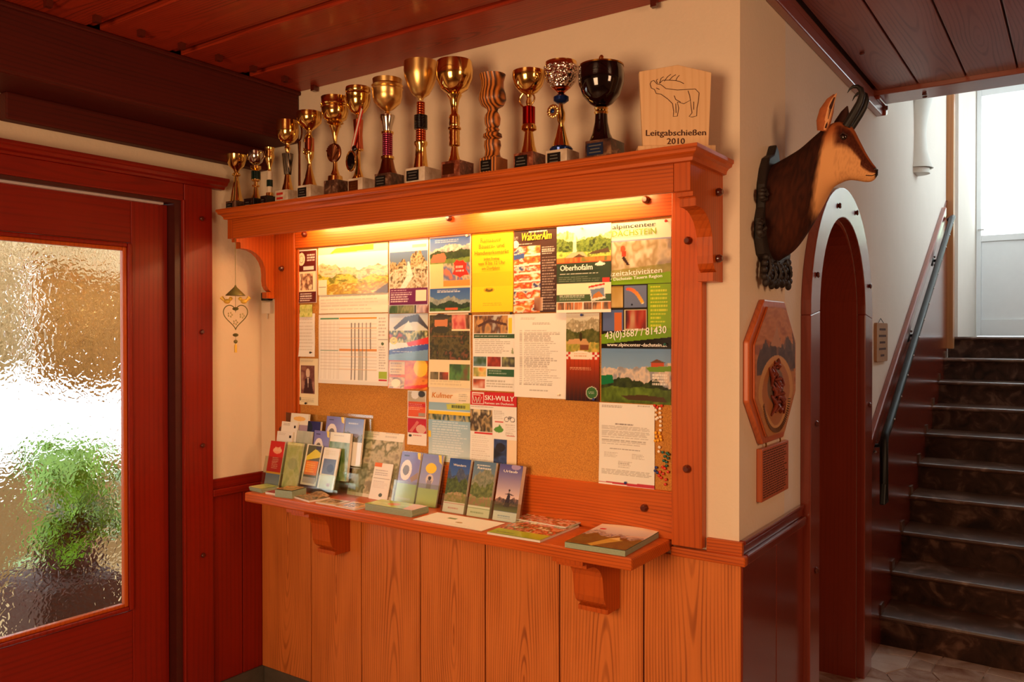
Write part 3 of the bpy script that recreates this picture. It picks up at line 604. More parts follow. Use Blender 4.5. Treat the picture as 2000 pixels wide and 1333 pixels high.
# tubes
for i, (a, b_) in enumerate(((-2.02, -1.22), (-1.10, -.32))):
    t = thing('tube_lamp', ((a + b_) / 2, -.13, 2.25), ['fluorescent tube under the canopy, left half', 'fluorescent tube under the canopy, right half'][i], 'lamp', )
    B(a - .03, b_ + .03, -.15, -.11, 2.237, 2.252).build('batten', 'plastic', t)
    MB().tube([(a, -.13, 2.222), (b_, -.13, 2.222)], .0095, 12).build('tube', 'tube', t, smooth=True)
    for x in (a - .006, b_ + .006): B(x - .008, x + .008, -.142, -.118, 2.207, 2.24).build('holder', 'plastic', t)
# ================================================================ LEDGE
ld = thing('wall_shelf', (-1.18, 0, .98), 'long larch ledge under the notice board on two carved brackets', 'shelf')
B(-2.13, -.23, -.324, -.0, .982, 1.023).build('shelf_top', 'larch_x', ld, bevel=.007)
lp = [(0, .982), (-.28, .982), (-.28, .956), (-.257, .956), (-.257, .954), (-.254, .954), (-.254, .94), (-.24, .94)]
lp += [(-.24 + .10 * math.sin(R(a)), .94 - .075 * (1 - math.cos(R(a)))) for a in range(15, 91, 15)]
lp += [(-.136, .84), (-.132, .81), (-.122, .786), (-.104, .772), (-.086, .764), (-.105, .761), (-.105, .745), (0, .745)]
for x0, x1 in ((-1.903, -1.79), (-.55, -.431)): MB().prism(lp, 'x', x0, x1).build('bracket', 'larch_post', ld, bevel=.002)
# junction box in the left corner
jb = thing('socket_box', (-2.36, 0, 1.85), 'small cream junction box on the wall left of the notice board', 'socket')
B(-2.39, -2.325, -.022, 0, 1.826, 1.885).build('housing', 'plastic', jb, bevel=.004); B(-2.385, -2.33, -.03, 0, 1.89, 1.93).build('switch', 'blackplate', jb, bevel=.004)
MB().tube([(-2.36, -.01, 1.826), (-2.36, -.01, 1.80)], .003).build('cable', 'plastic', jb)
# ================================================================ TROPHIES ON THE CANOPY
ZS = 2.2975
TD = [
('a', -2.343, -2.341, 0.07, 'brownmarble', 2.342, 'black', [('gold', [(0.0313, 2.342), (0.0216, 2.394), (0.012, 2.449), (0.0096, 2.466), (0.0192, 2.471), (0.0192, 2.478), (0.0096, 2.485), (0.0144, 2.497), (0.0337, 2.514), (0.0457, 2.541), (0.0505, 2.565)])]),
('b', -2.201, -2.208, 0.07, 'blackmarble', 2.331, 'black', [('gold', [(0.0235, 2.331), (0.0141, 2.369), (0.0094, 2.402), (0.0165, 2.404), (0.0165, 2.411), (0.0094, 2.413), (0.0094, 2.427), (0.0188, 2.43), (0.0188, 2.437)]), ('darkgreen', [(0.0212, 2.437), (0.0212, 2.474)]), ('gold', [(0.0212, 2.474), (0.0094, 2.479), (0.0235, 2.486), (0.0235, 2.498), (0.0094, 2.502)]), ('silver', [(0.0118, 2.505), (0.0282, 2.517), (0.0377, 2.542), (0.0353, 2.566)])]),
('c', -2.104, -2.118, 0.047, 'blackmarble', 2.352, 'black', [('gold', [(0.0162, 2.352), (0.0162, 2.366), (0.0116, 2.368)]), ('whiteenamel', [(0.0116, 2.368), (0.0116, 2.394)]), ('darkgreen', [(0.0139, 2.394), (0.0139, 2.424)]), ('whiteenamel', [(0.0116, 2.424), (0.0116, 2.463)]), ('gold', [(0.007, 2.463), (0.007, 2.482), (0.0162, 2.507), (0.0232, 2.533), (0.0186, 2.547), (0.0232, 2.57)])]),
('d', -1.982, -1.977, 0.082, 'whitemarble', 2.361, 'redstripe', [('gold', [(0.0273, 2.363), (0.0182, 2.397), (0.0114, 2.436)]), ('blackfluted', [(0.0159, 2.436), (0.0205, 2.479), (0.025, 2.527)]), ('gold', [(0.025, 2.527), (0.0091, 2.531), (0.0091, 2.54), (0.0137, 2.552), (0.0091, 2.563), (0.0114, 2.572), (0.0296, 2.581), (0.0455, 2.602), (0.0501, 2.629), (0.0478, 2.672)])]),
('e', -1.839, -1.829, 0.085, 'whitemarble', 2.367, 'blackframe', [('gold', [(0.0334, 2.367), (0.0223, 2.4), (0.0111, 2.445), (0.0089, 2.473), (0.0178, 2.493), (0.02, 2.518)]), ('copper', [(0.02, 2.518), (0.02, 2.576)]), ('gold', [(0.02, 2.576), (0.0156, 2.582), (0.0089, 2.595), (0.0111, 2.609), (0.0289, 2.622), (0.0512, 2.644), (0.0556, 2.671), (0.0534, 2.689)])]),
('f', -1.68, -1.667, 0.08, 'brownmarble', 2.372, None, [('gold', [(0.0325, 2.368), (0.0304, 2.394), (0.0195, 2.4), (0.0108, 2.426), (0.0087, 2.455), (0.0065, 2.491), (0.0065, 2.537), (0.0108, 2.565), (0.0195, 2.599), (0.026, 2.606), (0.0195, 2.61), (0.0369, 2.619), (0.0304, 2.625), (0.0477, 2.638), (0.0564, 2.664), (0.0564, 2.682), (0.0607, 2.686), (0.0564, 2.692), (0.0607, 2.697), (0.0564, 2.703), (0.0586, 2.727)])]),
('g', -1.543, -1.521, 0.083, 'whitemarble', 2.364, 'goldplate', [('gold', [(0.0318, 2.364), (0.0212, 2.379), (0.0106, 2.411), (0.0085, 2.464), (0.0085, 2.483), (0.0212, 2.485), (0.0212, 2.491)]), ('copper', [(0.0212, 2.491), (0.017, 2.548), (0.0212, 2.612)]), ('gold', [(0.0212, 2.612), (0.0064, 2.618), (0.0085, 2.633), (0.0276, 2.643), (0.0445, 2.669), (0.0509, 2.696), (0.0509, 2.711), (0.053, 2.715), (0.0488, 2.722), (0.053, 2.728), (0.0509, 2.745)])]),
('h', -1.379, -1.369, 0.084, 'brownmarble', 2.367, 'black', [('bronze', [(0.0413, 2.367), (0.0309, 2.392), (0.0227, 2.429)]), ('gold', [(0.0268, 2.431), (0.0268, 2.441)]), ('pinkrings', [(0.0206, 2.441), (0.0206, 2.532)]), ('gold', [(0.0248, 2.532), (0.0248, 2.54)]), ('silver', [(0.0165, 2.544), (0.0206, 2.565), (0.0309, 2.598), (0.0309, 2.606)]), ('satingold', [(0.0124, 2.608), (0.0083, 2.622), (0.0289, 2.635), (0.0536, 2.659), (0.0598, 2.684), (0.0598, 2.705), (0.0639, 2.711), (0.0578, 2.717), (0.0639, 2.725), (0.0578, 2.731), (0.0598, 2.75)])]),
('i', -1.202, -1.19, 0.099, 'whitemarble', 2.368, 'blackframe', [('gold', [(0.03, 2.37), (0.024, 2.412), (0.02, 2.456), (0.026, 2.466), (0.026, 2.476), (0.02, 2.48)]), ('redgold', [(0.02, 2.48), (0.02, 2.523)]), ('blackribbed', [(0.026, 2.527), (0.026, 2.579)]), ('redgold', [(0.016, 2.581), (0.016, 2.631)]), ('satingold', [(0.01, 2.639), (0.012, 2.647), (0.034, 2.663), (0.052, 2.695), (0.064, 2.731), (0.066, 2.751), (0.066, 2.786)])]),
('j', -1.034, -1.019, 0.087, 'redmarble', 2.374, 'goldplate', [('gold', [(0.0272, 2.376), (0.0175, 2.401), (0.0116, 2.436), (0.0213, 2.44), (0.0213, 2.449), (0.0194, 2.459), (0.0213, 2.469), (0.0194, 2.478), (0.0213, 2.488), (0.0194, 2.498), (0.0252, 2.502), (0.0252, 2.507), (0.0194, 2.513), (0.0213, 2.523), (0.0194, 2.534), (0.0213, 2.546), (0.0194, 2.554), (0.0136, 2.561), (0.0136, 2.585), (0.0194, 2.614), (0.0291, 2.631), (0.0233, 2.635), (0.0505, 2.654), (0.0679, 2.691), (0.0718, 2.72), (0.066, 2.757)])]),
('k', -0.856, -0.851, 0.074, 'zebrawood', 2.368, 'black', [('zebrawood', [(0.0413, 2.366), (0.03, 2.377), (0.0263, 2.396), (0.0319, 2.416), (0.03, 2.433), (0.0207, 2.441), (0.0357, 2.448), (0.0338, 2.458), (0.0207, 2.467), (0.0263, 2.475), (0.0207, 2.482), (0.0282, 2.495), (0.03, 2.516), (0.0263, 2.529), (0.0188, 2.542), (0.0225, 2.553), (0.0413, 2.564), (0.0507, 2.583), (0.0488, 2.604), (0.0413, 2.628), (0.0413, 2.65), (0.0488, 2.675)])]),
('l', -0.696, -0.693, 0.082, 'redmarble', 2.365, 'black', [('gold', [(0.031, 2.367), (0.0218, 2.396), (0.0146, 2.445), (0.0273, 2.452), (0.0273, 2.463), (0.0218, 2.472)]), ('redchrome', [(0.0228, 2.472), (0.0228, 2.532)]), ('gold', [(0.0218, 2.532), (0.0091, 2.539), (0.0109, 2.55), (0.0073, 2.564), (0.0109, 2.575), (0.031, 2.586), (0.0492, 2.608), (0.0583, 2.637), (0.0583, 2.657)])]),
('m', -0.562, -0.556, 0.084, 'whitemarble', 2.357, 'blackframe', [('bluering', [(0.039, 2.357), (0.0408, 2.366), (0.0355, 2.373)]), ('gold', [(0.0319, 2.373), (0.0213, 2.405), (0.0124, 2.44), (0.0089, 2.454), (0.0142, 2.467), (0.0142, 2.49), (0.0089, 2.507), (0.0071, 2.523)]), ('bluering', [(0.0142, 2.525), (0.0266, 2.534), (0.0266, 2.546), (0.0142, 2.555)]), ('redgold', [(0.0089, 2.557), (0.0142, 2.564), (0.0319, 2.578)]), ('hammered', [(0.0319, 2.578), (0.0497, 2.599), (0.0585, 2.626), (0.0603, 2.649)]), ('gold', [(0.0603, 2.649), (0.055, 2.656), (0.055, 2.665)])]),
('n', -0.405, -0.391, 0.096, 'blackbrown', 2.368, 'blueplate', [('blackgloss', [(0.0447, 2.368), (0.0309, 2.397), (0.0223, 2.435), (0.0206, 2.462)]), ('gold', [(0.0206, 2.462), (0.024, 2.469), (0.0206, 2.476), (0.024, 2.483)]), ('blackgloss', [(0.0172, 2.486), (0.0378, 2.498), (0.0618, 2.524), (0.0756, 2.563), (0.0773, 2.598), (0.0739, 2.62)]), ('goldrim', [(0.0756, 2.62), (0.0756, 2.625), (0.0344, 2.628), (0.0052, 2.63), (0.0052, 2.635)]), ('gold', [(0.0069, 2.635), (0.0086, 2.646), (0.0069, 2.656), (0.0017, 2.659)])]),
]
TL_ = dict(a='small gold cup trophy on a marble block, first from the left corner',
 b='small silver cup trophy with a dark green barrel stem, second from the left corner',
 c='slim gold flute trophy with white and dark stem on a black block',
 d='gold cup trophy with tapered black fluted stem on a block with red stripes',
 e='trophy with a wide shallow gold cup, copper stem and looped gold band',
 f='gold banded cup trophy with a scallop shell medallion below it',
 g='gold cup trophy with a red and white ribbon and an oval black medallion',
 h='satin gold banded cup trophy with a pink ringed stem',
 i='satin gold V-shaped cup trophy with a ribbed black ring on its stem',
 j='polished gold round cup trophy with a ribbed gold stem',
 k='turned wooden goblet trophy with dark zebra stripes',
 l='shallow gold bowl trophy with a red chrome stem',
 m='hammered silver cup trophy with blue rings and a small flower medallion',
 n='large black lidded cup trophy on a dark veined block')
for key, X, bx, w, bmat, bz, pl, segs in TD:
    t = thing('trophy', (X, -.2, ZS), TL_[key], 'trophy', None)
    t['group'] = 'trophies on top of the notice board'
    bz = max(bz, ZS + .05); hw = w / 2
    B(bx - hw, bx + hw, -.2 - hw, -.2 + hw, ZS, bz).build('base', bmat, t, bevel=.0015)
    first = segs[0][1][0][1]; dz = bz - first
    if pl:
        pw = hw * .62; px = bx - hw * .22; f = -.2 - hw
        if pl == 'redstripe':
            for zz in (bz - .016, bz - .036): B(px - pw * .8, px + pw * .8, f - .0015, f, zz - .005, zz + .005).build('name_plate', 'redpaint', t)
        else:
            pm = {'black': 'blackplate', 'blackframe': 'blackplate', 'goldplate': 'bronze', 'blueplate': 'blueplate'}[pl]
            h0, h1 = bz - .05, bz - .01
            if bz - ZS < .066: h0 = ZS + .012
            p_ = B(px - pw, px + pw, f - .002, f, h0, h1).build('name_plate', pm, t)
            mb = MB(); rg = random.Random(ord(key))
            for i in range(3):
                L = pw * rg.uniform(.45, .8); zz = h1 - .009 - i * .011
                if zz > h0 + .004: mb.box(px - L, px + L, f - .0026, f - .002, zz - .0018, zz + .0018)
            mb.build('engraving', 'goldrim' if pl == 'goldplate' else 'ink_grey', p_)
    for i, (mat, prof) in enumerate(segs):
        big = max(r for r, z in prof); last = i == len(segs) - 1
        prof = [(r, z + (dz if i == 0 and j == 0 else 0)) for j, (r, z) in enumerate(prof)]
        # smooth the outline a little
        pf = [prof[0]]
        for (r0, z0), (r1, z1) in zip(prof[:-1], prof[1:]):
            pf += [(r0 * .5 + r1 * .5, z0 * .5 + z1 * .5)] if abs(r1 - r0) > .012 else []
            pf.append((r1, z1))
        top = (last and key not in 'n') or (key == 'm' and mat == 'gold' and last)
        nm = 'cup' if (last or mat in ('hammered',) or (key == 'n' and i == 2)) else 'stem'
        if key == 'n' and mat in ('goldrim', 'gold') and i >= 3: nm = 'lid'
        if key == 'm' and last: nm = 'rim'
        if top:
            r, z = pf[-1]; pf += [(r - .002, z), (r - .006, z - .02), (r * .6, z - .045 if r > .03 else z - .02), (.001, z - .05 if r > .03 else z - .022)]
        MB().lathe([(max(r, .0008), z) for r, z in pf], (X, -.2, 0), 40).build(nm, mat, t, smooth=True)
    f = -.2 - .03
    if key == 'e':
        MB().tube([(X + .026 * math.cos(a / 10 * math.pi) , -.2 - .01, 2.55 + .045 * math.sin(a / 10 * math.pi)) for a in range(-9, 10)], .0028).build('loop_band', 'gold', t, smooth=True)
        MB().tube([(X + .018 * math.cos(a), -.218, 2.515 + .01 * math.sin(a)) for a in [i * .628 for i in range(10)]], .003, closed=True).build('laurel', 'gold', t, smooth=True)
    if key == 'f':
        mb = MB(); c0 = (X + .003, 2.49)
        mb.lathe([(.040, 0), (.040, .008), (.034, .012)], (c0[0], -.205, c0[1] + .002), 28, (0, -1, 0)); 
        for i in range(9):
            a = R(-68 + 17 * i); mb.tube([(c0[0], -.219, c0[1] - .026), (c0[0] + .034 * math.sin(a), -.219, c0[1] + .002 + .034 * math.cos(a))], [.002, .0055], 6)
        mb.build('shell_medallion', 'bronze', t, smooth=True)
    if key == 'g':
        MB().prism([(X + .045, 2.655), (X + .06, 2.635), (X - .002, 2.47), (X - .016, 2.475)], 'y', -.232, -.229).build('ribbon', 'redpaint', t)
        MB().prism([(X + .051, 2.648), (X + .056, 2.641), (X - .006, 2.471), (X - .011, 2.474)], 'y', -.234, -.232).build('ribbon_stripe', 'plastic', t)
        mb = MB(); mb.tube([(X - .006 + .026 * math.cos(i * .3927), -.236, 2.438 + .04 * math.sin(i * .3927)) for i in range(16)], .004, closed=True); mb.build('medallion_rim', 'gold', t, smooth=True)
        MB().ball((X - .006, -.236, 2.438), (.024, .003, .038)).build('medallion', 'blackgloss', t, smooth=True)
        MB().ball((X + .012, -.236, 2.487), (.013, .006, .013)).build('knot', 'blackgloss', t, smooth=True)
    if key == 'd':
        for s_ in (-1, 1): MB().tube([(X + s_ * .042, -.2, 2.65), (X + s_ * .058, -.2, 2.655), (X + s_ * .06, -.2, 2.625), (X + s_ * .044, -.2, 2.605)], .0025).build('handle', 'gold', t, smooth=True)
    if key in 'ab':
        zc = 2.54
        for s_ in (-1, 1): MB().tube([(X + s_ * .036, -.2, zc + .016), (X + s_ * .052, -.2, zc + .02), (X + s_ * .055, -.2, zc - .005), (X + s_ * .038, -.2, zc - .015)], .0022).build('handle', 'gold', t, smooth=True)
    if key == 'l':
        for s_ in (-1, 1):
            MB().tube([(X + s_ * (.012 + .02 * math.sin(i / 8 * 3.14)), -.2 - .012, 2.53 + .055 * i / 8) for i in range(9)], .003).build('scroll', 'gold', t, smooth=True)
    if key == 'm':
        mb = MB(); c0 = (X - .018, -.225, 2.495)
        for i in range(12): 
            a = i * .5236; mb.ball((c0[0] + .017 * math.cos(a), c0[1], c0[2] + .017 * math.sin(a)), (.008, .003, .008), 8, 5)
        mb.lathe([(.017, 0), (.017, .004)], (c0[0], c0[1] + .002, c0[2]), 20, (0, -1, 0)); mb.build('flower_medallion', 'satingold', t, smooth=True)
        MB().ball((c0[0], c0[1] - .004, c0[2]), (.008, .003, .008)).build('medallion_centre', 'bluering', t, smooth=True)
        MB().tube([(X + .01, -.215, 2.44), (X + .012, -.22, 2.48), (X + .006, -.218, 2.52)], [.005, .008, .003]).build('figure', 'gold', t, smooth=True)
    if key == 'n':
        MB().tube([(X + .007 * math.cos(i * .628), -.2, 2.648 + .012 * math.sin(i * .628)) for i in range(10)], .003, closed=True).build('lid', 'gold', t, smooth=True)
# slim trophy with an oval ring standing behind
t = thing('trophy', (-2.02, -.1, ZS), 'slim dark trophy topped by an open oval ring, standing at the back', 'trophy', 'trophies on top of the notice board')
B(-2.045, -1.995, -.125, -.075, ZS, ZS + .045).build('base', 'blackmarble', t, bevel=.002)
MB().lathe([(.014, ZS + .04), (.006, ZS + .1), (.005, ZS + .25), (.008, ZS + .31)], (-2.02, -.1, 0), 20).build('stem', 'bronze', t, smooth=True)
MB().tube([(-2.02 + .017 * math.cos(i * .3927), -.1, ZS + .352 + .038 * math.sin(i * .3927)) for i in range(16)], .004, closed=True).build('oval_ring', 'bronze', t, smooth=True)
# engraved spruce plaque
pq = thing('wooden_award', (-.152, -.17, ZS), 'pale wooden award plaque engraved with a bellowing stag', 'award')
ang = math.atan2(.57, .82) * .93; ca, sa = math.cos(ang), math.sin(ang)
def pqp(u, v, w_=0): return (-.152 + u * ca + w_ * sa, -.172 + u * sa - w_ * ca, ZS + v)   # u right, v up, w towards the viewer
def box_loc(u0, u1, v0, v1, w0, w1): 
    mb = MB().box(u0, u1, w0, w1, v0, v1); mb.v = [pqp(a, c, b) for a, b, c in mb.v]; return mb
box_loc(-.122, .122, 0, .026, -.035, .035).build('base', 'spruce', pq, bevel=.002)
mb = MB().prism([(-.104, .026), (.104, .026), (.113, .262), (.006, .288), (-.116, .268)], 'y', -.012, .012); mb.v = [pqp(a, c, b) for a, b, c in mb.v]; bd = mb.build('board', 'spruce', pq, bevel=.0015)
D = [(1433,285),(1440,268),(1455,262),(1475,285),(1500,290),(1530,315),(1600,325),(1660,322),(1710,320),(1733,345),(1728,400),(1720,440),(1718,490),(1690,497),(1672,493),(1690,470),(1685,440),(1680,390),(1640,412),(1600,400),(1608,440),(1600,490),(1575,492),(1578,460),(1570,410),(1540,380),(1500,350),(1470,345),(1460,320),(1440,310),(1433,285)]
ant = [[(1490,282),(1510,262),(1550,262),(1590,265),(1615,272),(1640,285)], [(1520,268),(1540,240),(1560,225)], [(1550,262),(1570,240),(1590,228)], [(1590,265),(1600,245),(1612,232)], [(1478,280),(1470,262),(1480,255)], [(1490,282),(1500,250),(1515,240)],
       [(1580,360),(1590,385),(1620,402)], [(1665,330),(1675,360),(1680,390)], [(1700,400),(1700,450)], [(1590,410),(1592,470)], [(1470,310),(1490,320)]]
def dq(x, y): return ((x - 1590) / 3.333 / 580, .288 - (y - 165) / 3.333 / 595)
mb = MB()
for ln in [D] + ant: mb.tube([pqp(*dq(x, y), .0125) for x, y in ln], .0011, 5)
mb.build('stag_engraving', 'burn', bd)
for s_, u0, v0, wd, hh in (('Leitgabschießen', -.095, .062, .19, .019), ('2010', -.028, .035, .056, .019)):
    text(bd, s_, lambda u, v, u0=u0, v0=v0: pqp(u0 + u, v0 + v, .0128), w=wd, h=hh, mat='burn', bold=.0012)
# ================================================================ POSTERS ON THE CORK
RES = .0024
def poster(name, label, cat, x0, x1, zt, zb, paint, y=-.0225, mat='print', curl=.004, bgc=(240, 236, 228), seed=1, group='papers pinned to the cork'):
    W = max(8, int((x1 - x0) / RES)); H = max(8, int((zt - zb) / RES)); ink = Ink(W, H, bgc); paint(ink)
    def f(u, v):
        yy = y - curl * (v ** 4) * (.4 + .6 * np.sin(u * 2.2 + seed)) ** 2 - .0006 * np.sin(u * 9 + seed) - .0012 * np.sin(v * 5)**2
        return x0 + (x1 - x0) * u, yy, zt + (zb - zt) * v
    o = surf(ink, f, name, mat, None, loc=((x0 + x1) / 2, y, zb), label=label, cat=cat, group=group)
    o['_r'] = (x0, x1, zt, zb, y); return o
def ptext(o, s, u, v, w, h=None, mat='ink_black', shear=0, slope=0, bold=.0008):
    x0, x1, zt, zb, y = o['_r']; X = x0 + (x1 - x0) * u; Z = zt + (zb - zt) * v; yy = y - .0035 - .005 * max(0, v - .5)
    return text(o, s, lambda a, b: (X + a, yy, Z + b + slope * a), w=w * (x1 - x0), h=h, mat=mat, shear=shear, bold=bold)
W_ = (244, 240, 232); DK = (52, 20, 12)
def p1(i):
    i.rect(.04, .03, .96, .99, (96, 24, 16)).ell(.2, .18, .18, .12, (240, 225, 190)).ringe(.2, .18, .1, .07, (130, 90, 50)).lines(.5, .1, .95, .24, 3, W_, 2, .9, .6).rect(.3, .32, .85, .38, W_, .9)
    i.rect(.05, .41, .95, .79, (244, 226, 190)).blot(.15, .45, .8, .76, [(244, 226, 190), (230, 190, 150), (120, 70, 50), (240, 220, 180)], 6, 6, 4).lines(.15, .82, .85, .98, 4, W_, 3, .9, .5)
poster('leaflet', 'dark brown leaflet with a cream round seal in the top left corner of the board', 'leaflet', -2.122, -1.993, 2.122, 1.872, p1)
def p2(i):
    i.rect(0, 0, 1, .16, (250, 246, 190)).poly([(.18, .15), (.26, .05), (.8, .02), (.8, .13)], (216, 226, 70)).alps(0, .16, 1, 1, 7, ((250, 250, 250), (250, 246, 220)), ((200, 190, 170), (236, 220, 170), (160, 150, 110)), ((196, 180, 50), (232, 214, 90), (120, 120, 40)), ((226, 200, 60), (170, 130, 30), (236, 220, 120)), (.32, .55, .75))
    i.rect(0, .68, .13, 1, (246, 238, 210)).rect(.01, .82, .12, .84, (90, 80, 60)).poly([(.8, .98), (1, .8), (1, 1)], (110, 84, 30))
poster('panorama_map', 'wide yellow panorama map poster of a mountain valley', 'poster', -1.98, -1.543, 2.125, 1.905, p2, mat='gloss', curl=0, y=-.024)
def p2b(i): i.lines(.03, .1, .97, .9, 5, (170, 160, 140), 3, .35, .3)
poster('calendar_sheet', 'narrow cream text sheet directly below the panorama map', 'sheet', -1.977, -1.543, 1.906, 1.82, p2b, bgc=(246, 240, 222), curl=0)
def p3(i):
    i.rect(.02, .03, .98, .95, (250, 246, 236)).rect(.03, .05, .30, .08, (90, 150, 110)).rect(.31, .05, .84, .08, (240, 160, 50)).rect(.31, .5, .84, .525, (240, 150, 50)).rect(.03, .52, .29, .53, (90, 150, 120))
    for k_ in range(18): i.rect(.03, .1 + k_ * .046, .84, .103 + k_ * .046, (190, 180, 165), .5)
    for k_ in range(12): i.rect(.04 + .024 * k_, .1, .043 + .024 * k_, .93, (200, 190, 175), .5)
    for u in (.48, .53, .585, .635, .69, .75): i.rect(u, .13, u + .012, .93 if u < .74 else .5, (130, 120, 110), .9)
    i.rect(.58, .53, .63, .93, (190, 186, 172), .8).rect(.68, .53, .71, .93, (190, 186, 172), .8).rect(.30, .04, .303, .94, (160, 150, 140))
    i.lines(.87, .06, .97, .34, 6, (150, 140, 130), 5).rect(.86, .36, .99, .37, (120, 110, 100)).ell(.92, .42, .02, .02, (90, 110, 70)).lines(.87, .46, .97, .78, 9, (160, 150, 140), 6).rect(.87, .8, .98, .9, (170, 196, 60)).rect(.87, .91, .98, .93, (210, 50, 60))
    for v in (.2, .34, .6, .78): i.rect(.31, v, .84, v + .01, (246, 200, 150), .7)
poster('timetable', 'large white timetable sheet with green and orange header bars', 'timetable', -1.98, -1.543, 1.816, 1.5, p3)
def p4(i):
    i.rect(0, 0, 1, .16, (250, 246, 236)).rect(.6, .08, .95, .12, (180, 190, 90), .5).grad(.02, .16, .98, .66, (90, 120, 170), (120, 120, 90)).ridge(.02, .16, .45, .66, .2, .5, 3, ((130, 106, 70), (190, 170, 130), (70, 56, 34)), 3).ridge(.55, .16, .98, .66, .2, .5, 6, ((120, 96, 60), (200, 180, 140), (80, 64, 40)), 3)
    i.ridge(.02, .3, .98, .66, .3, .4, 9, ((150, 130, 100), (226, 214, 190), (90, 76, 50))).poly([(.48, .3), (.52, .3), (.62, .5), (.42, .66), (.28, .66), (.45, .5)], (240, 240, 235), .85)
    i.rect(.02, .66, .98, .88, (104, 22, 82)).lines(.05, .68, .6, .86, 6, W_, 4, .8, .4).rect(.68, .69, .95, .84, (244, 224, 200)).rect(0, .88, 1, 1, (180, 190, 200)).blot(.02, .89, .65, 1, [(40, 60, 30), (150, 150, 110), (60, 90, 50)], 9, 4, 6).rect(.66, .89, .7, 1, (30, 30, 30)).blot(.72, .89, 1, 1, [(150, 130, 150), (210, 190, 190), (120, 60, 60)], 6, 4, 7)
poster('gorge_poster', 'poster of a rocky gorge waterfall above a purple text band', 'poster', -1.537, -1.316, 2.127, 1.815, p4)
def p5(i):
    i.grad(0, 0, 1, .4, (190, 200, 205), (220, 220, 200)).poly([(.12, .3), (.4, .08), (.75, .02), (1, .3), (1, .36), (.72, .18), (.45, .2), (.15, .36)], (70, 62, 60)).poly([(.3, .42), (.5, .16), (.6, .3), (.6, .45)], (240, 236, 220)).blot(0, .36, 1, .62, [(120, 130, 50), (226, 216, 150), (60, 70, 30), (200, 90, 50)], 7, 5, 3)
    i.ell(.12, .58, .1, .08, (230, 210, 80)).ringe(.12, .58, .05, .04, (60, 50, 30)).poly([(.45, .62), (1, .5), (1, .64), (.5, .7)], (226, 52, 34)).poly([(0, .78), (1, .64), (1, .8), (0, .92)], (60, 84, 160)).poly([(0, .88), (1, .76), (1, 1), (0, 1)], (120, 160, 196)).lines(.1, .8, .8, .84, 1, W_, 4, .8)
poster('farmhouse_brochure', 'brochure with a dark roofed farmhouse and a blue band', 'brochure', -1.537, -1.318, 1.813, 1.614, p5, mat='gloss')
def p6(i):
    i.rect(0, 0, 1, 1, (224, 112, 36)).rect(.02, .06, .42, .5, (236, 206, 150)).lines(.05, .1, .38, .6, 5, (120, 80, 50), 3).blot(.02, .6, .42, .98, [(120, 80, 40), (230, 200, 150), (70, 50, 30)], 5, 4, 4).ell(.2, .8, .12, .14, (240, 220, 170)).blot(.44, 0, 1, 1, [(210, 90, 30), (244, 150, 40), (180, 60, 20)], 4, 4, 5).ell(.82, .26, .17, .3, (246, 206, 50)).poly([(.44, .9), (1, .8), (1, .9), (.44, 1)], (226, 60, 40))
poster('food_brochure', 'orange food brochure with a yellow ball, below the farmhouse brochure', 'brochure', -1.540, -1.321, 1.614, 1.492, p6, mat='gloss', curl=.008)
def p7(i): i.rect(.04, .04, .96, .4, (190, 180, 160)).ell(.4, .15, .2, .16, (240, 240, 235)).ell(.75, .12, .18, .12, (60, 60, 60)).rect(.04, .4, .96, .96, (224, 92, 48)).rect(.04, .46, .96, .6, (206, 36, 36)).lines(.1, .48, .9, .74, 4, (250, 230, 210), 3, .7).rect(.6, .8, .94, .94, (170, 150, 130))
poster('leaflet', 'small orange red leaflet with a chess like photo, upper of the narrow pair', 'leaflet', -1.432, -1.329, 1.486, 1.373, p7, curl=.002)
def p8(i): i.rect(.02, .02, .98, .55, (196, 30, 50)).ell(.7, .4, .25, .16, (230, 180, 160)).poly([(.1, .5), (.5, .1), (.6, .16), (.25, .54)], (220, 120, 110)).rect(.02, .58, .98, .98, (244, 232, 220)).ell(.15, .66, .08, .05, (50, 40, 40)).lines(.3, .62, .9, .7, 1, (200, 40, 40), 4)
poster('leaflet', 'small crimson and white leaflet, lower of the narrow pair', 'leaflet', -1.433, -1.327, 1.371, 1.257, p8, curl=.002)
def p9(i):
    i.rect(.02, .02, .98, .98, (238, 208, 150)); i.alps(.02, .02, .98, .36, 3, ((60, 96, 170), (170, 190, 220)), ((240, 230, 220), (210, 190, 180), (150, 150, 160)), ((36, 58, 30), (60, 84, 40)), ((120, 150, 60), (90, 110, 50)), (.4, .55, .8))
    i.poly([(.05, .3), (.1, .24), (.36, .22), (.42, .28), (.38, .34), (.05, .34)], (180, 110, 80)).lines(.15, .05, .8, .1, 2, W_, 2, .7).blot(.34, .36, .98, .58, [(60, 90, 60), (200, 180, 150), (90, 110, 160), (230, 120, 90)], 7, 5, 8)
    i.poly([(.6, .36), (.66, .32), (.74, .34), (.82, .33), (.9, .38), (.88, .44), (.95, .52), (.84, .52), (.74, .55), (.66, .52), (.56, .5), (.62, .44)], (222, 46, 30)).lines(.64, .4, .86, .5, 2, W_, 3, .8).rect(.34, .58, .98, .66, (236, 150, 70))
    i.alps(.02, .68, .98, .98, 12, ((50, 90, 160), (110, 150, 190)), ((120, 130, 130), (160, 170, 160)), ((30, 50, 34), (50, 76, 50)), ((90, 130, 60), (60, 90, 40)), (.45, .62, .85)).rect(.4, .93, .7, .96, (200, 90, 50)).lines(.2, .7, .85, .74, 2, W_, 8, .7)
poster('hut_poster', 'poster with a red star burst, alpine huts and orange band', 'poster', -1.310, -1.093, 2.128, 1.813, p9)
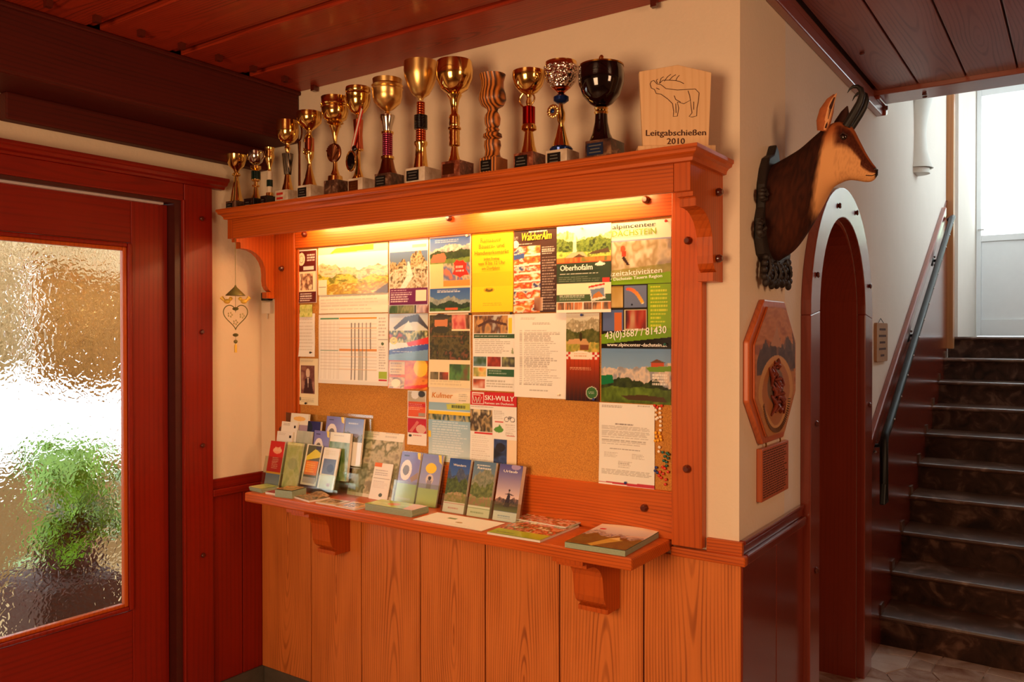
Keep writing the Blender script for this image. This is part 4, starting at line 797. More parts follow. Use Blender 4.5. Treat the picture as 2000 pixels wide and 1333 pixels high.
def p10(i):
    i.rect(.01, .01, .99, .99, (240, 222, 180)).blot(.02, .02, .98, .62, [(70, 66, 30), (104, 92, 46), (50, 54, 28), (130, 80, 50)], 9, 12, 3).ell(.3, .12, .16, .13, (206, 130, 84)).poly([(.1, .05), (.25, 0), (.45, .02), (.5, .08), (.1, .09)], (76, 70, 56)).ell(.3, .22, .2, .05, (60, 60, 40)).blot(.56, .02, .98, .22, [(190, 60, 60), (226, 150, 130), (90, 60, 30)], 5, 5, 5).rect(.56, .215, .98, .235, (240, 222, 180))
    i.lines(.1, .3, .9, .33, 1, (180, 100, 60), 3, .5).rect(.02, .62, .98, .68, (240, 222, 180)).blot(.5, .68, .98, .89, [(60, 90, 50), (90, 140, 70), (120, 90, 60)], 7, 6, 7).blot(.04, .79, .25, .89, [(60, 60, 40), (220, 190, 140)], 4, 3, 7).blot(.27, .79, .48, .89, [(200, 80, 50), (90, 60, 40), (230, 180, 150)], 4, 3, 2).lines(.06, .9, .9, .98, 2, (200, 180, 140), 3, .4)
poster('forest_poster', 'dark olive forest poster with portraits at its top', 'poster', -1.313, -1.095, 1.810, 1.505, p10)
def p12(i): i.rect(0, 0, 1, .55, (246, 230, 200)).lines(.72, .2, .95, .5, 4, (150, 140, 120), 3).rect(0, .55, 1, .85, (150, 186, 206)).poly([(.42, .6), (.98, .52), (.98, .78), (.45, .8)], (200, 206, 90)).lines(.55, .62, .95, .76, 1, (70, 80, 50), 3, .8, .8).rect(0, .86, 1, 1, (246, 206, 50))
o = poster('inn_leaflet', 'cream inn leaflet with an orange script and blue yellow bands', 'leaflet', -1.314, -1.095, 1.504, 1.395, p12, curl=.001)
ptext(o, 'Kulmer', .08, .38, .5, .022, 'ink_orange', shear=.2)
def p13(i):
    i.blot(0, 0, 1, .12, [(40, 70, 110), (200, 190, 140), (60, 80, 60)], 12, 3, 4).grad(0, .12, 1, 1, (150, 190, 214), (214, 226, 226)).rect(0, .36, .06, .5, (246, 206, 50)).lines(.1, .15, .95, .98, 16, (240, 244, 246), 4, .6, .5).rect(0, .88, .1, 1, (246, 206, 50))
poster('price_sheet', 'pale blue lined sheet partly hidden by leaning brochures', 'sheet', -1.316, -1.095, 1.394, 1.20, p13, curl=.001)
def p14(i): i.rect(0, .50, 1, .68, (246, 190, 20), .55).ell(.42, .72, .13, .03, (226, 170, 20)).poly([(.32, .73), (.36, .7), (.44, .72), (.5, .7), (.52, .73), (.42, .75)], (120, 90, 20)).rect(.08, .835, .9, .84, (150, 130, 20)).lines(.28, .885, .8, .925, 2, (150, 130, 30), 3, .6, .4)
o = poster('market_notice', 'bright yellow market notice', 'notice', -1.086, -.887, 2.126, 1.813, p14, bgc=(252, 214, 30))
for s_, u, v, w_ in (('Ramsauer', .22, .12, .5), ('Bauern- und', .18, .195, .62), ('Handwerksmarkt', .07, .275, .84), ('jeden Freitag', .3, .345, .38), ('von 9 bis 12 Uhr', .16, .405, .66), ('am Dorfplatz', .25, .465, .44)): ptext(o, s_, u, v, w_, mat='ink_orange')
def p15(i):
    i.rect(.0, .0, 1, 1, (62, 34, 28)).blot(.0, .20, .62, 1, [(240, 230, 214), (226, 140, 60), (190, 60, 30), (250, 240, 220), (60, 70, 120)], 5, 14, 3)
    for v in (.31, .42, .52, .62, .72, .84): i.poly([(0, v), (.62, v - .02), (.62, v + .005), (0, v + .02)], (244, 236, 224))
    i.poly([(.0, .3), (.25, .28), (.25, .34), (0, .36)], (60, 90, 160)).ell(.15, .95, .13, .035, (240, 214, 160)).ell(.15, .95, .08, .02, (220, 150, 60)).blot(.48, .82, .68, .98, [(236, 220, 190), (120, 60, 40)], 3, 3, 9)
    i.lines(.66, .22, .98, .32, 4, W_, 3, .8, .5).lines(.66, .34, .98, .98, 20, (216, 206, 196), 5, .6, .45).ell(.05, .17, .07, .045, (244, 238, 220)).lines(.35, .02, .85, .05, 1, W_, 3, .8).lines(0, .08, .12, .14, 3, W_, 3, .6).lines(.12, .165, .5, .18, 1, W_, 3, .8)
o = poster('menu_poster', 'dark brown food poster with a yellow script title', 'poster', -.882, -.687, 2.124, 1.808, p15)
ptext(o, 'WalcherAlm', .17, .13, .7, .03, 'ink_yellow', shear=.15, bold=.0016)
def p16(i):
    i.alps(0, 0, 1, .38, 5, ((250, 248, 230), (236, 240, 206)), ((190, 206, 130), (220, 226, 170), (130, 150, 80)), ((70, 96, 30), (120, 146, 60), (40, 60, 20)), ((150, 180, 60), (190, 210, 100), (110, 130, 50)), (.3, .45, .8)); i.poly([(.32, .1), (.36, .1), (.38, .3), (.30, .34)], (244, 244, 226), .8)
    i.poly([(.16, .37), (.28, .31), (.5, .31), (.58, .37), (.5, .37)], (196, 176, 140)).poly([(.3, .37), (.42, .33), (.55, .37)], (90, 64, 40)).poly([(.58, .34), (.66, .31), (.94, .28), (.98, .33)], (84, 66, 44)).rect(0, .365, 1, .43, (206, 70, 30)).blot(0, .37, 1, .42, [(206, 60, 30), (226, 130, 60), (120, 120, 50)], 9, 3, 3)
    i.rect(0, .43, 1, .66, (44, 64, 42)).ell(.8, .455, .09, .018, W_).poly([(.72, .46), (.8, .42), (.88, .46)], W_).lines(.06, .55, .9, .57, 1, W_, 3, .8).lines(.04, .585, .8, .65, 3, (160, 170, 150), 4, .6).rect(0, .665, 1, .79, (244, 232, 196)).rect(0, .79, 1, .87, (60, 84, 50)).lines(.06, .8, .55, .86, 3, W_, 5, .6)
    i.poly([(.6, .7), (.88, .67), (.9, .84), (.65, .87)], (230, 224, 214)).poly([(.6, .7), (.88, .67), (.88, .69), (.6, .72)], (196, 50, 30)).poly([(.63, .74), (.87, .72), (.88, .82), (.66, .84)], (110, 130, 160)).poly([(.68, .8), (.78, .76), (.87, .82), (.67, .84)], (190, 120, 50)).rect(.84, .61, .97, .66, (190, 50, 40)).blot(.0, .88, 1, .965, [(236, 214, 180), (200, 120, 70), (90, 70, 60), (230, 150, 90)], 10, 3, 6)
    for k_ in range(1, 6): i.rect(k_ / 6 - .006, .88, k_ / 6 + .006, .965, (244, 238, 226))
    i.rect(0, .965, 1, 1, (248, 242, 226))
o = poster('alm_poster', 'green alpine hut poster with a gothic white title', 'poster', -.686, -.459, 2.124, 1.804, p16, y=-.0265)
ptext(o, 'Oberhofalm', .07, .515, .6, .021, 'ink_white', bold=.0018)
def p17(i):
    i.rect(0, 0, 1, .1, (248, 240, 216)).blot(.03, .1, 1, .29, [(150, 140, 130), (206, 190, 160), (170, 150, 110), (226, 214, 190)], 6, 10, 4).poly([(.02, .27), (1, .24), (1, .32), (.02, .32)], (130, 130, 50), .6).rect(.02, .1, 1, .11, (150, 160, 190)).ell(.32, .15, .035, .02, (222, 90, 60)).rect(.3, .16, .37, .19, (206, 70, 50)).poly([(.3, .2), (.34, .19), (.42, .24), (.38, .24)], (60, 40, 40)).ell(.12, .21, .03, .02, (90, 90, 90)).rect(.09, .23, .15, .27, (110, 110, 90))
    i.poly([(.02, .315), (1, .285), (1, .345), (.02, .345)], (130, 176, 40)).rect(0, .345, 1, .63, (34, 30, 26))
    i.rect(.68, .35, 1, .62, (134, 176, 44)).rect(.34, .355, .66, .475, (110, 124, 160)).rect(.34, .485, .66, .6, (206, 196, 160)).blot(.36, .49, .65, .59, [(206, 196, 160), (60, 40, 50), (170, 60, 50), (210, 196, 150)], 6, 3, 6).rect(.03, .355, .32, .475, (150, 120, 60)).blot(.03, .36, .32, .47, [(170, 140, 70), (220, 190, 130), (90, 70, 40)], 4, 4, 5).rect(.03, .485, .32, .6, (90, 110, 160)).rect(.2, .5, .3, .6, (206, 110, 60))
    for a in range(20):
        t = a / 19; i.ell(.40 + .2 * t, .372 + .075 * t * t, .035 - .012 * t, .009, (230, 90 + int(90 * t), 70)); i.ell(.405 + .2 * t, .377 + .075 * t * t, .02 - .008 * t, .004, (244, 230, 210))
    i.ell(.45, .458, .012, .006, (30, 30, 40)).lines(.71, .36, .97, .61, 12, (226, 226, 70), 4, .85, .45, .5)
    i.poly([(0, .62), (1, .585), (1, .64), (0, .68)], (120, 166, 40)).poly([(0, .675), (1, .635), (1, .7), (0, .7)], (26, 24, 22))
    i.alps(0, .70, 1, 1, 21, ((110, 150, 196), (170, 196, 216)), ((150, 150, 156), (226, 206, 186), (190, 180, 176)), ((34, 46, 30), (60, 76, 40)), ((110, 140, 50), (70, 90, 34)), (.3, .62, .72)).rect(.72, .77, .9, .8, (190, 80, 50)).poly([(.7, .775), (.8, .755), (.94, .775)], (110, 70, 50)).poly([(.65, .80), (1, .79), (1, .82), (.7, .825)], (110, 150, 50)).poly([(0, .85), (.17, .845), (.19, .89), (0, .905)], (16, 120, 70)).lines(.74, .835, .95, .90, 4, W_, 5, .9, .6, .1).poly([(.3, .96), (.6, .95), (.9, .96), (.95, .985), (.4, .98)], (80, 60, 40))
o17 = poster('alpine_poster', 'tall green and black alpine centre poster with a paraglider picture', 'poster', -.50, -.231, 2.122, 1.482, p17, y=-.0225, mat='gloss', curl=.001)
for s_, u, v, w_, h_, m_, sl in (('alpincenter', .17, .036, .62, .016, 'ink_black', 0), ('DACHSTEIN', .165, .078, .63, .021, 'ink_green', 0), ('izeitaktivitäten', .14, .298, .74, .018, 'ink_white', .03), ('r Dachstein Tauern Region', .14, .323, .74, .011, 'ink_white', .03), ('43(0)3687 / 81430', .06, .648, .88, .026, 'ink_white', .09), ('www.alpincenter-dachstein.at', .09, .688, .86, .012, 'ink_white', .0)):
    ptext(o17, s_, u, v, w_, h_, m_, slope=sl, bold=.001 if s_[0] != 'a' else .0006)
def p18(i):
    i.blot(.04, .02, .82, .25, [(150, 120, 90), (200, 150, 90), (90, 60, 50), (190, 190, 180)], 7, 5, 3).poly([(.12, .14), (.4, .06), (.8, .12), (.8, .15), (.4, .1), (.14, .17)], (80, 50, 44)).rect(.84, .05, .92, .25, (236, 206, 50)).rect(.03, .26, .98, .315, (50, 84, 50)).lines(.06, .28, .95, .3, 1, W_, 3, .8).lines(.06, .33, .9, .52, 8, (120, 110, 95), 4, .6, .35).poly([(.9, .5), (.93, .42), (.96, .52)], (150, 160, 120))
    for (a, b_), cc in zip(((.02, .32), (.35, .66), (.69, .98)), ([(60, 90, 60), (110, 140, 150), (90, 120, 50)], [(190, 70, 40), (120, 40, 30), (230, 180, 150)], [(170, 190, 80), (60, 60, 60), (210, 210, 120)])): i.blot(a, .55, b_, .68, cc, 5, 6, 4)
    i.blot(.02, .70, .32, .82, [(226, 110, 40), (230, 200, 120), (110, 130, 60)], 4, 5, 4).rect(.35, .71, .97, .81, (44, 92, 56)).lines(.38, .73, .8, .79, 2, W_, 4, .5).blot(.02, .85, .3, .97, [(50, 40, 40), (190, 90, 60), (230, 210, 200)], 4, 4, 6).lines(.34, .86, .95, .96, 3, (150, 140, 120), 4)
poster('inn_sheet', 'white sheet with a house photo and dark green header bars', 'sheet', -1.083, -.876, 1.802, 1.502, p18, y=-.023)
def p19(i): i.lines(.12, .05, .45, .09, 2, (140, 130, 120), 2, .5, .4).lines(.35, .11, .7, .15, 2, (120, 110, 100), 3, .7, .4, .1).lines(.1, .2, .9, .86, 30, (130, 120, 110), 4, .5, .45, .35).rect(.16, .19, .19, .88, (246, 240, 230)).lines(.3, .9, .8, .93, 1, (150, 140, 130), 4)
poster('price_list', 'white typed price list with many lines', 'list', -.877, -.646, 1.804, 1.484, p19, y=-.0255)
def p20(i):
    i.grad(0, 0, 1, .12, (236, 232, 214), (200, 196, 170)).ridge(0, 0, 1, .3, .3, .3, 4, ((190, 180, 150), (150, 140, 110), (220, 214, 190))).ridge(0, .1, 1, .4, .35, .2, 6, ((70, 80, 40), (110, 110, 60))).ridge(0, .2, 1, .46, .5, .1, 8, ((130, 140, 60), (220, 186, 90))).poly([(.03, .35), (.1, .3), (.6, .29), (.72, .36), (.6, .36)], (206, 160, 110)).rect(.42, .36, .68, .42, (130, 76, 50)).ell(.45, .27, .05, .05, (60, 50, 30))
    i.rect(0, .44, 1, .53, (206, 50, 40)); m = ((np.floor(i.U * 14) + np.floor(i.V * 34)) % 2) * i.box(0, .44, 1, .53); i.put(m, (240, 226, 210)).ell(.45, .485, .34, .055, (246, 234, 216)).lines(.25, .455, .7, .51, 2, (206, 140, 90), 2, .6, .4)
    i.grad(0, .53, 1, 1, (190, 66, 30), (50, 30, 34)); 
    for k_ in range(9): i.rect(k_ * .12, .53, k_ * .12 + .02, 1, (120, 40, 22), .5)
    i.lines(.12, .62, .85, .66, 2, (240, 200, 160), 3, .6, .4).ell(.78, .9, .17, .07, (60, 110, 60)).ringe(.78, .9, .17, .07, (206, 214, 190), .2).lines(.68, .885, .88, .92, 2, W_, 3, .7)
poster('chalet_leaflet', 'tall leaflet with reddish boards and a red checked band', 'leaflet', -.645, -.507, 1.802, 1.481, p20, y=-.0265, mat='gloss')
def p21(i):
    i.rect(0, 0, 1, .2, (204, 34, 38)); i.rect(.04, .02, .30, .18, (244, 236, 230)).rect(.055, .03, .285, .17, (204, 34, 38))
    i.blot(.0, .26, .48, .56, [(90, 80, 60), (190, 160, 110), (60, 50, 40), (226, 206, 160)], 7, 6, 4).lines(.02, .215, .6, .235, 1, (110, 100, 90), 3).rect(.1, .575, .48, .6, (206, 40, 40)).rect(.48, .25, .5, 1, (236, 226, 214))
    i.ringe(.79, .37, .05, .035, (70, 60, 60), .4).ringe(.91, .37, .05, .035, (70, 60, 60), .4).poly([(.8, .37), (.84, .32), (.9, .33), (.86, .37)], (90, 80, 80), .6).rect(.54, .4, .72, .42, (206, 50, 40), .8).ell(.62, .52, .1, .04, (90, 150, 60)).poly([(.6, .5), (.64, .44), (.7, .5)], (90, 150, 60)).lines(.52, .26, .75, .38, 5, (180, 170, 160), 4).lines(.76, .44, .97, .6, 6, (180, 170, 160), 5).rect(.78, .59, .96, .6, (206, 50, 40)).lines(.04, .62, .46, .98, 12, (190, 180, 170), 6, .5, .4)
    i.blot(.52, .65, .8, 1, [(40, 50, 90), (60, 80, 130), (30, 30, 40)], 3, 5, 3).ell(.66, .76, .1, .06, (40, 34, 40)).rect(.8, .65, 1, 1, (240, 214, 180))
o = poster('rental_leaflet', 'ski and bike rental leaflet with a red heading', 'leaflet', -1.093, -.868, 1.497, 1.215, p21, y=-.0265)
ptext(o, 'SKI-WILLY', .33, .115, .62, .019, 'ink_white', bold=.0015); ptext(o, 'Ramsau am Dachstein', .33, .17, .62, .0085, 'ink_white')
mb = MB(); x0, x1, zt_, zb_, yy = o['_r']
for ln in ([(.065, .06), (.10, .15), (.135, .08), (.17, .15), (.235, .05), (.065, .05)], [(.12, .075), (.15, .16), (.19, .08), (.22, .16), (.26, .075)]): mb.tube([(x0 + (x1 - x0) * u, yy - .003, zt_ + (zb_ - zt_) * v) for u, v in ln], .0013, 4)
mb.build('emblem', 'ink_white', o)
def p22(i): i.lines(.06, .03, .46, .07, 2, (110, 100, 95), 2, .7, .4, .2).lines(.7, .02, .95, .05, 1, (150, 140, 130), 3).lines(.3, .25, .62, .27, 1, (90, 80, 80), 3, .7, .6, 0).lines(.06, .28, .95, .43, 8, (150, 140, 130), 4, .6, .4, .1).lines(.06, .45, .9, .52, 3, (150, 140, 130), 5, .6, .4, .3).lines(.2, .55, .75, .57, 1, (80, 70, 70), 6, .7, .6, 0).lines(.1, .6, .35, .67, 4, (160, 150, 140), 7).lines(.6, .6, .85, .67, 4, (160, 150, 140), 8).lines(.36, .70, .6, .79, 4, (150, 140, 130), 9, .6, .4, .2).lines(.06, .81, .95, .88, 4, (140, 130, 120), 2, .6, .4, .1).poly([(0, .965), (1, .95), (1, .995), (.35, .985), (0, .975)], (196, 40, 60)).poly([(0, .975), (.6, .985), (0, .99)], W_)
o22 = poster('typed_notice', 'white typed letter with a red footer at the lower right of the board', 'notice', -.508, -.291, 1.479, 1.187, p22, y=-.0245)
def p23(i): i.lines(.08, .05, .9, .9, 11, (190, 180, 160), 4, .5, .3, .1)
poster('form_sheet', 'small white form pinned at the left edge of the board', 'sheet', -2.124, -2.006, 1.822, 1.62, p23, curl=.006, y=-.023)
def p25(i): i.blot(0, 0, 1, 1, [(190, 200, 90), (226, 226, 140), (150, 170, 60)], 3, 3, 3)
poster('sticky_note', 'yellow green note above the small form', 'note', -2.108, -2.022, 1.864, 1.806, p25, curl=0, y=-.0245)
def p24(i): i.lines(.15, .05, .85, .09, 2, (170, 160, 130), 2).rect(.16, .16, .82, .76, (120, 70, 60)).blot(.18, .18, .8, .74, [(150, 100, 84), (110, 60, 54), (176, 130, 110)], 3, 4, 4).ell(.5, .32, .1, .1, (226, 196, 170)).poly([(.28, .74), (.36, .45), (.5, .4), (.66, .45), (.76, .74)], (64, 30, 34)).poly([(.46, .42), (.54, .42), (.5, .62)], (226, 206, 190)).lines(.2, .84, .9, .95, 3, (170, 160, 130), 2).ell(.13, .87, .05, .04, (120, 110, 90))
poster('portrait_card', 'cream card with an old brown portrait photograph', 'card', -2.124, -1.985, 1.612, 1.394, p24, bgc=(238, 224, 184), curl=.001)
# pins
def pin(x, z, m_, lab, grp, y=-.0235):
    t = thing('pushpin', (x, y, z), lab, 'pushpin', grp)
    MB().lathe([(.0012, .006), (.0025, 0), (.0048, -.004), (.005, -.008), (.003, -.0095)], (x, y, z), 10, (0, 1, 0)).build('head', m_, t, smooth=True)
M['pin_white'] = simple('white_pin', (240, 226, 206), .3); M['pin_yellow'] = simple('yellow_pin', (240, 170, 30), .3); M['pin_green'] = simple('green_pin', (20, 90, 76), .3); M['pin_red'] = simple('red_pin', (206, 44, 26), .3); M['pin_blue'] = simple('blue_pin', (30, 50, 120), .3)
rg = random.Random(2)
PL = {'pin_red': [(1281, 794), (1294, 796), (1286, 798)] + [(1291, 921), (1297, 925), (1300, 915), (1293, 932), (1302, 936), (1289, 928), (1301, 945), (1296, 912), (1306, 922)],
      'pin_white': [(1283, 803), (1291, 801), (1283, 812), (1291, 809), (1287, 818), (1292, 825), (1284, 820), (1292, 833), (1292, 842), (1290, 874), (1289, 882), (1292, 817)],
      'pin_yellow': [(1283, 846), (1290, 847), (1284, 853), (1292, 854), (1287, 861), (1293, 860), (1282, 861)],
      'pin_green': [(1296, 884), (1304, 886), (1300, 892), (1306, 896), (1298, 900), (1303, 903), (1307, 889), (1303, 910)],
      'pin_blue': [(1284, 912), (1286, 922), (1282, 918)]}
for m_, l_ in PL.items():
    cn = m_.split('_')[1]
    for x, y in l_:
        X = -.2285 - (1311 - x) * .00200; Z = 1.187 + (959 - y) * .00182 - (1311 - x) * .0003
        pin(X, Z, m_, cn + ' pushpin in the spare pin cluster right of the typed letter', cn + ' spare pushpins')
for X, Z, m_, l_, yy in ((-.398, 1.2, 'pin_blue', 'blue pushpin at the foot of the typed letter', -.029), (-.245, 2.112, 'pin_red', 'pushpin at the top right corner of the tall alpine poster', -.028), (-.575, 2.112, 'pin_white', 'clear pushpin at the top of the green hut poster', -.031), (-.575, 1.795, 'pin_blue', 'blue pushpin at the top of the chalet leaflet', -.031), (-.672, 1.5, 'pin_white', 'pushpin at the lower right of the price list', -.034), (-.249, 1.69, 'pin_green', 'green pushpin at the right edge of the tall alpine poster', -.028), (-.888, 1.806, 'blackplate', 'black pushpin under the yellow notice', -.029), (-1.09, 1.806, 'blackplate', 'black pushpin between the forest poster and the house sheet', -.029), (-1.105, 2.12, 'pin_white', 'white pushpin at the top right of the hut poster', -.028), (-.523, 1.49, 'pin_blue', 'dark blue pushpin at the lower right of the chalet leaflet', -.034), (-2.022, 1.64, 'blackplate', 'dark pushpin at the foot of the small form', -.032), (-2.06, 1.402, 'blackplate', 'dark pushpin at the foot of the portrait card', -.028)):
    pin(X, Z, m_, l_, None, yy)
# ================================================================ BROCHURES ON THE LEDGE
ZL = 1.0235
def frame_(x0, yb, zb, tilt, yaw=0):
    ct, s_t = math.cos(tilt), math.sin(tilt); cy_, sy_ = math.cos(yaw), math.sin(yaw)
    def P(u, v, w_):   # u right, v up the sheet, w towards the viewer
        a = u; b = v * s_t - w_ * ct; return (x0 + a * cy_ - b * sy_, yb + a * sy_ + b * cy_, zb + v * ct + w_ * s_t)
    return P
def leaner(name, label, cat, x0, w_, yb, h_, tilt, th, paint, mat='gloss', zb=ZL, yaw=0, group=None, bgc=(240, 236, 228), res=.002):
    P = frame_(x0, yb, zb + th * math.sin(tilt) * .0, tilt, yaw); t = thing(name, P(w_ / 2, 0, 0), label, cat, group)
    mb = MB().box(0, w_, 0, th, 0, h_); mb.v = [P(a, c, -b) for a, b, c in mb.v]; mb.build('pages', 'pages', t)
    ink = Ink(max(6, int(w_ / res)), max(6, int(h_ / res)), bgc); paint(ink)
    def f(u, v): 
        ct, s_t = math.cos(tilt), math.sin(tilt); vv = h_ * (1 - v); ww = .0006; a = w_ * u; b = vv * s_t - ww * ct
        return x0 + a * math.cos(yaw) - b * math.sin(yaw), yb + a * math.sin(yaw) + b * math.cos(yaw), zb + vv * ct + ww * s_t
    c_ = surf(ink, f, 'cover', mat, t); t['_p'] = (x0, yb, zb, tilt, yaw, w_, h_); return t, c_
def ltext(t, c_, s, u, v, w_, h_, mat='ink_white', bold=.0006):
    x0, yb, zb, tilt, yaw, W, H = t['_p']; P = frame_(x0, yb, zb, tilt, yaw)
    return text(c_, s, lambda a, b: P(u * W + a, (1 - v) * H + b, .0012), w=w_ * W, h=h_, mat=mat, bold=bold)
def holder(label, x0, w_, yb, tilt, hb, hf, dep, yaw=0, zb=ZL, div=(), bk=.026):
    P = frame_(x0, yb, zb, tilt, yaw); t = thing('brochure_holder', P(w_ / 2, 0, 0), label, 'holder', 'clear acrylic brochure holders'); T_ = .0022
    def bx(nm, *a):
        u0, u1, w0, w1, v0, v1 = a; mb = MB().box(u0, u1, w0, w1, v0, v1); mb.v = [P(p, r, q) for p, q, r in mb.v]; mb.build(nm, 'acrylic', t)
    bx('back_panel', -T_, w_ + T_, -bk - T_, -bk, 0, hb); bx('front_pocket', -T_, w_ + T_, dep, dep + T_, 0, hf); bx('base_panel', -T_, w_ + T_, -bk, dep, -.0005, .001)
    bx('side_panel', -T_, 0, -bk, dep, 0, hf); bx('side_panel', w_, w_ + T_, -bk, dep, 0, hf)
    for u in div: bx('divider', u, u + T_, -bk, dep, 0, hf)
    return t
T15 = R(14.5)
def landscape(seed, **kw):
    def p(i): i.alps(0, 0, 1, .8, seed, **kw).rect(0, .8, 1, 1, (236, 232, 224)).rect(0, .8, 1, .806, (200, 60, 70))
    return p
def e3(i): i.grad(0, 0, 1, .66, (80, 80, 150), (236, 206, 190)).ell(.7, .04, .2, .05, (220, 190, 220), .6).ridge(0, .5, 1, .8, .35, .25, 4, ((60, 60, 70), (150, 110, 100))).grad(0, .72, 1, .82, (70, 70, 60), (120, 130, 90)).poly([(.38, .75), (.5, .55), (.56, .48), (.62, .55), (.64, .75)], (50, 46, 60)).ell(.56, .455, .04, .022, (60, 46, 50)).poly([(.36, .53), (.56, .5), (.82, .54), (.56, .53)], (60, 50, 60)).rect(0, .82, 1, 1, (226, 230, 236)).rect(0, .82, 1, .826, (70, 90, 140)).lines(.2, .9, .85, .96, 2, (120, 150, 190), 3, .8, .5)
def e2(i): i.alps(0, 0, 1, .8, 33, ((90, 120, 150), (150, 160, 150)), ((110, 120, 100), (150, 150, 130)), ((80, 96, 60), (120, 130, 80)), ((130, 150, 90), (180, 120, 110)), (.3, .5, .8)); i.rect(0, .84, 1, 1, (224, 226, 206)).rect(0, .84, 1, .846, (110, 150, 90)).lines(.15, .91, .85, .95, 1, (130, 150, 110), 3, .6, .5).lines(.15, .07, .85, .1, 1, W_, 3, .8)
def e1(i): i.alps(0, 0, 1, .8, 31, ((40, 76, 150), (110, 150, 200)), ((60, 76, 110), (90, 100, 120)), ((60, 76, 50), (90, 110, 60)), ((120, 130, 70), (180, 150, 120)), (.28, .45, .8)); i.rect(0, .82, 1, 1, (236, 232, 232)).rect(0, .82, 1, .83, (206, 50, 80)).lines(.25, .9, .8, .94, 1, (206, 120, 130), 3, .6, .5)
for i_, (x0, lb, pf, yb) in enumerate(((-1.157, 'brochure with dark blue mountains, left of the right hand trio', e1, -.128), (-1.032, 'faded green landscape brochure in the middle of the right hand trio', e2, -.132), (-.906, 'brochure with a tree silhouette at dusk, right of the right hand trio', e3, -.135))):
    t, c_ = leaner('brochure', lb, 'brochure', x0, .106, yb, .212, T15, .012 if i_ < 2 else .022, pf)
    ltext(t, c_, ('Wandern', 'Ramsau', 'Urlaub')[i_], .2, .14, .6, .009)
    h_ = holder('clear holder around the ' + ('left', 'middle', 'right')[i_] + ' brochure of the right hand trio', x0 - .003, .112, yb, T15, .216, .07, .006)
def d1p(i): i.grad(0, 0, 1, 1, (120, 120, 190), (170, 160, 190)).ell(.35, .36, .28, .2, (236, 226, 220)).ell(.35, .36, .16, .1, (120, 110, 100)).poly([(.6, .5), (.95, .38), (1, .5), (.7, .58)], (160, 130, 110)).poly([(.78, 0), (.95, .0), (.98, .14), (.85, .12)], (240, 210, 80)).rect(.15, .07, .4, .09, (60, 60, 90)).grad(0, .62, 1, 1, (170, 190, 130), (220, 230, 150)).lines(.1, .9, .9, .96, 1, W_, 3)
def d2p(i): i.grad(0, 0, 1, 1, (130, 140, 200), (190, 180, 200)).ell(.5, .27, .26, .1, (244, 206, 50)).ell(.5, .48, .18, .1, (220, 200, 190)).rect(.38, .5, .62, .66, (150, 140, 150)).poly([(.75, 0), (.9, 0), (.98, .18), (.85, .14)], (240, 210, 80)).grad(0, .66, 1, 1, (190, 206, 150), (226, 236, 150)).ell(.5, .46, .08, .04, (60, 60, 70))
for i_, (x0, lb, pf) in enumerate(((-1.442, 'lilac brochure with a white owl like figure beside the map book', d1p), (-1.325, 'lilac brochure with a yellow balloon', d2p))): leaner('brochure', lb, 'brochure', x0, .108, -.098, .212, T15, .008, pf)
holder('wide clear holder with a glinting pocket around the two lilac brochures', -1.45, .24, -.098, T15, .216, .09, .008, div=(.12,), bk=.012)
def mapp(i):
    i.blot(0, 0, 1, 1, [(150, 140, 120), (200, 190, 160), (120, 120, 90), (214, 204, 180)], 6, 8, 3).rect(.1, 0, 1, .26, (240, 232, 220)).lines(.2, .12, .5, .24, 4, (180, 170, 160), 3).lines(.6, .1, .9, .24, 3, (190, 180, 170), 5).ell(.28, .07, .1, .03, (150, 170, 140)).rect(0, .95, 1, 1, (226, 220, 206))
t, c_ = leaner('map_booklet', 'large grey hiking map booklet leaning against the board', 'map', -1.722, .27, -.098, .335, R(16), .035, mapp, mat='print')
ltext(t, c_, 'Wanderkarte', .3, .075, .35, .009, 'ink_black')
def mp2(i): i.rect(0, 0, .4, .12, (236, 120, 60)).lines(.1, .2, .9, .36, 3, (150, 140, 150), 3).rect(.05, .42, .95, .425, (150, 140, 130)).lines(.1, .5, .9, .7, 5, (190, 180, 180), 4, .5).ell(.6, .86, .1, .05, (90, 100, 90))
leaner('map_leaflet', 'small pale leaflet in front of the large map booklet', 'leaflet', -1.578, .105, -.110, .155, R(16), .004, mp2, mat='print')
# left group
def rd(i): i.rect(0, 0, 1, 1, (206, 40, 30)).ell(.55, .2, .3, .07, (240, 160, 120)).poly([(.25, .22), (.4, .12), (.55, .18), (.7, .11), (.88, .22)], (240, 180, 140)).lines(.3, .35, .8, .6, 7, (244, 190, 160), 3, .8, .5).rect(0, .66, 1, .7, (236, 170, 40)).grad(0, .7, 1, 1, (110, 130, 160), (160, 170, 170))
leaner('brochure', 'red brochure at the left end of the ledge', 'brochure', -2.172, .098, -.185, .212, R(12), .003, rd, mat='print')
holder('clear holder around the red brochure at the left end', -2.179, .112, -.185, R(12), .15, .14, .01, bk=.006)
def bp_(i): i.blot(0, 0, 1, 1, [(206, 206, 130), (226, 220, 160), (180, 190, 120)], 3, 4, 3).ell(.5, .45, .3, .12, (190, 190, 150), .6).lines(.2, .1, .8, .2, 3, (180, 190, 130), 3, .6)
leaner('brochure', 'pale yellow green brochure right of the red one', 'brochure', -2.066, .104, -.174, .212, R(12), .006, bp_)
holder('clear holder around the pale yellow green brochure', -2.070, .112, -.174, R(12), .214, .2, .006, bk=.010)
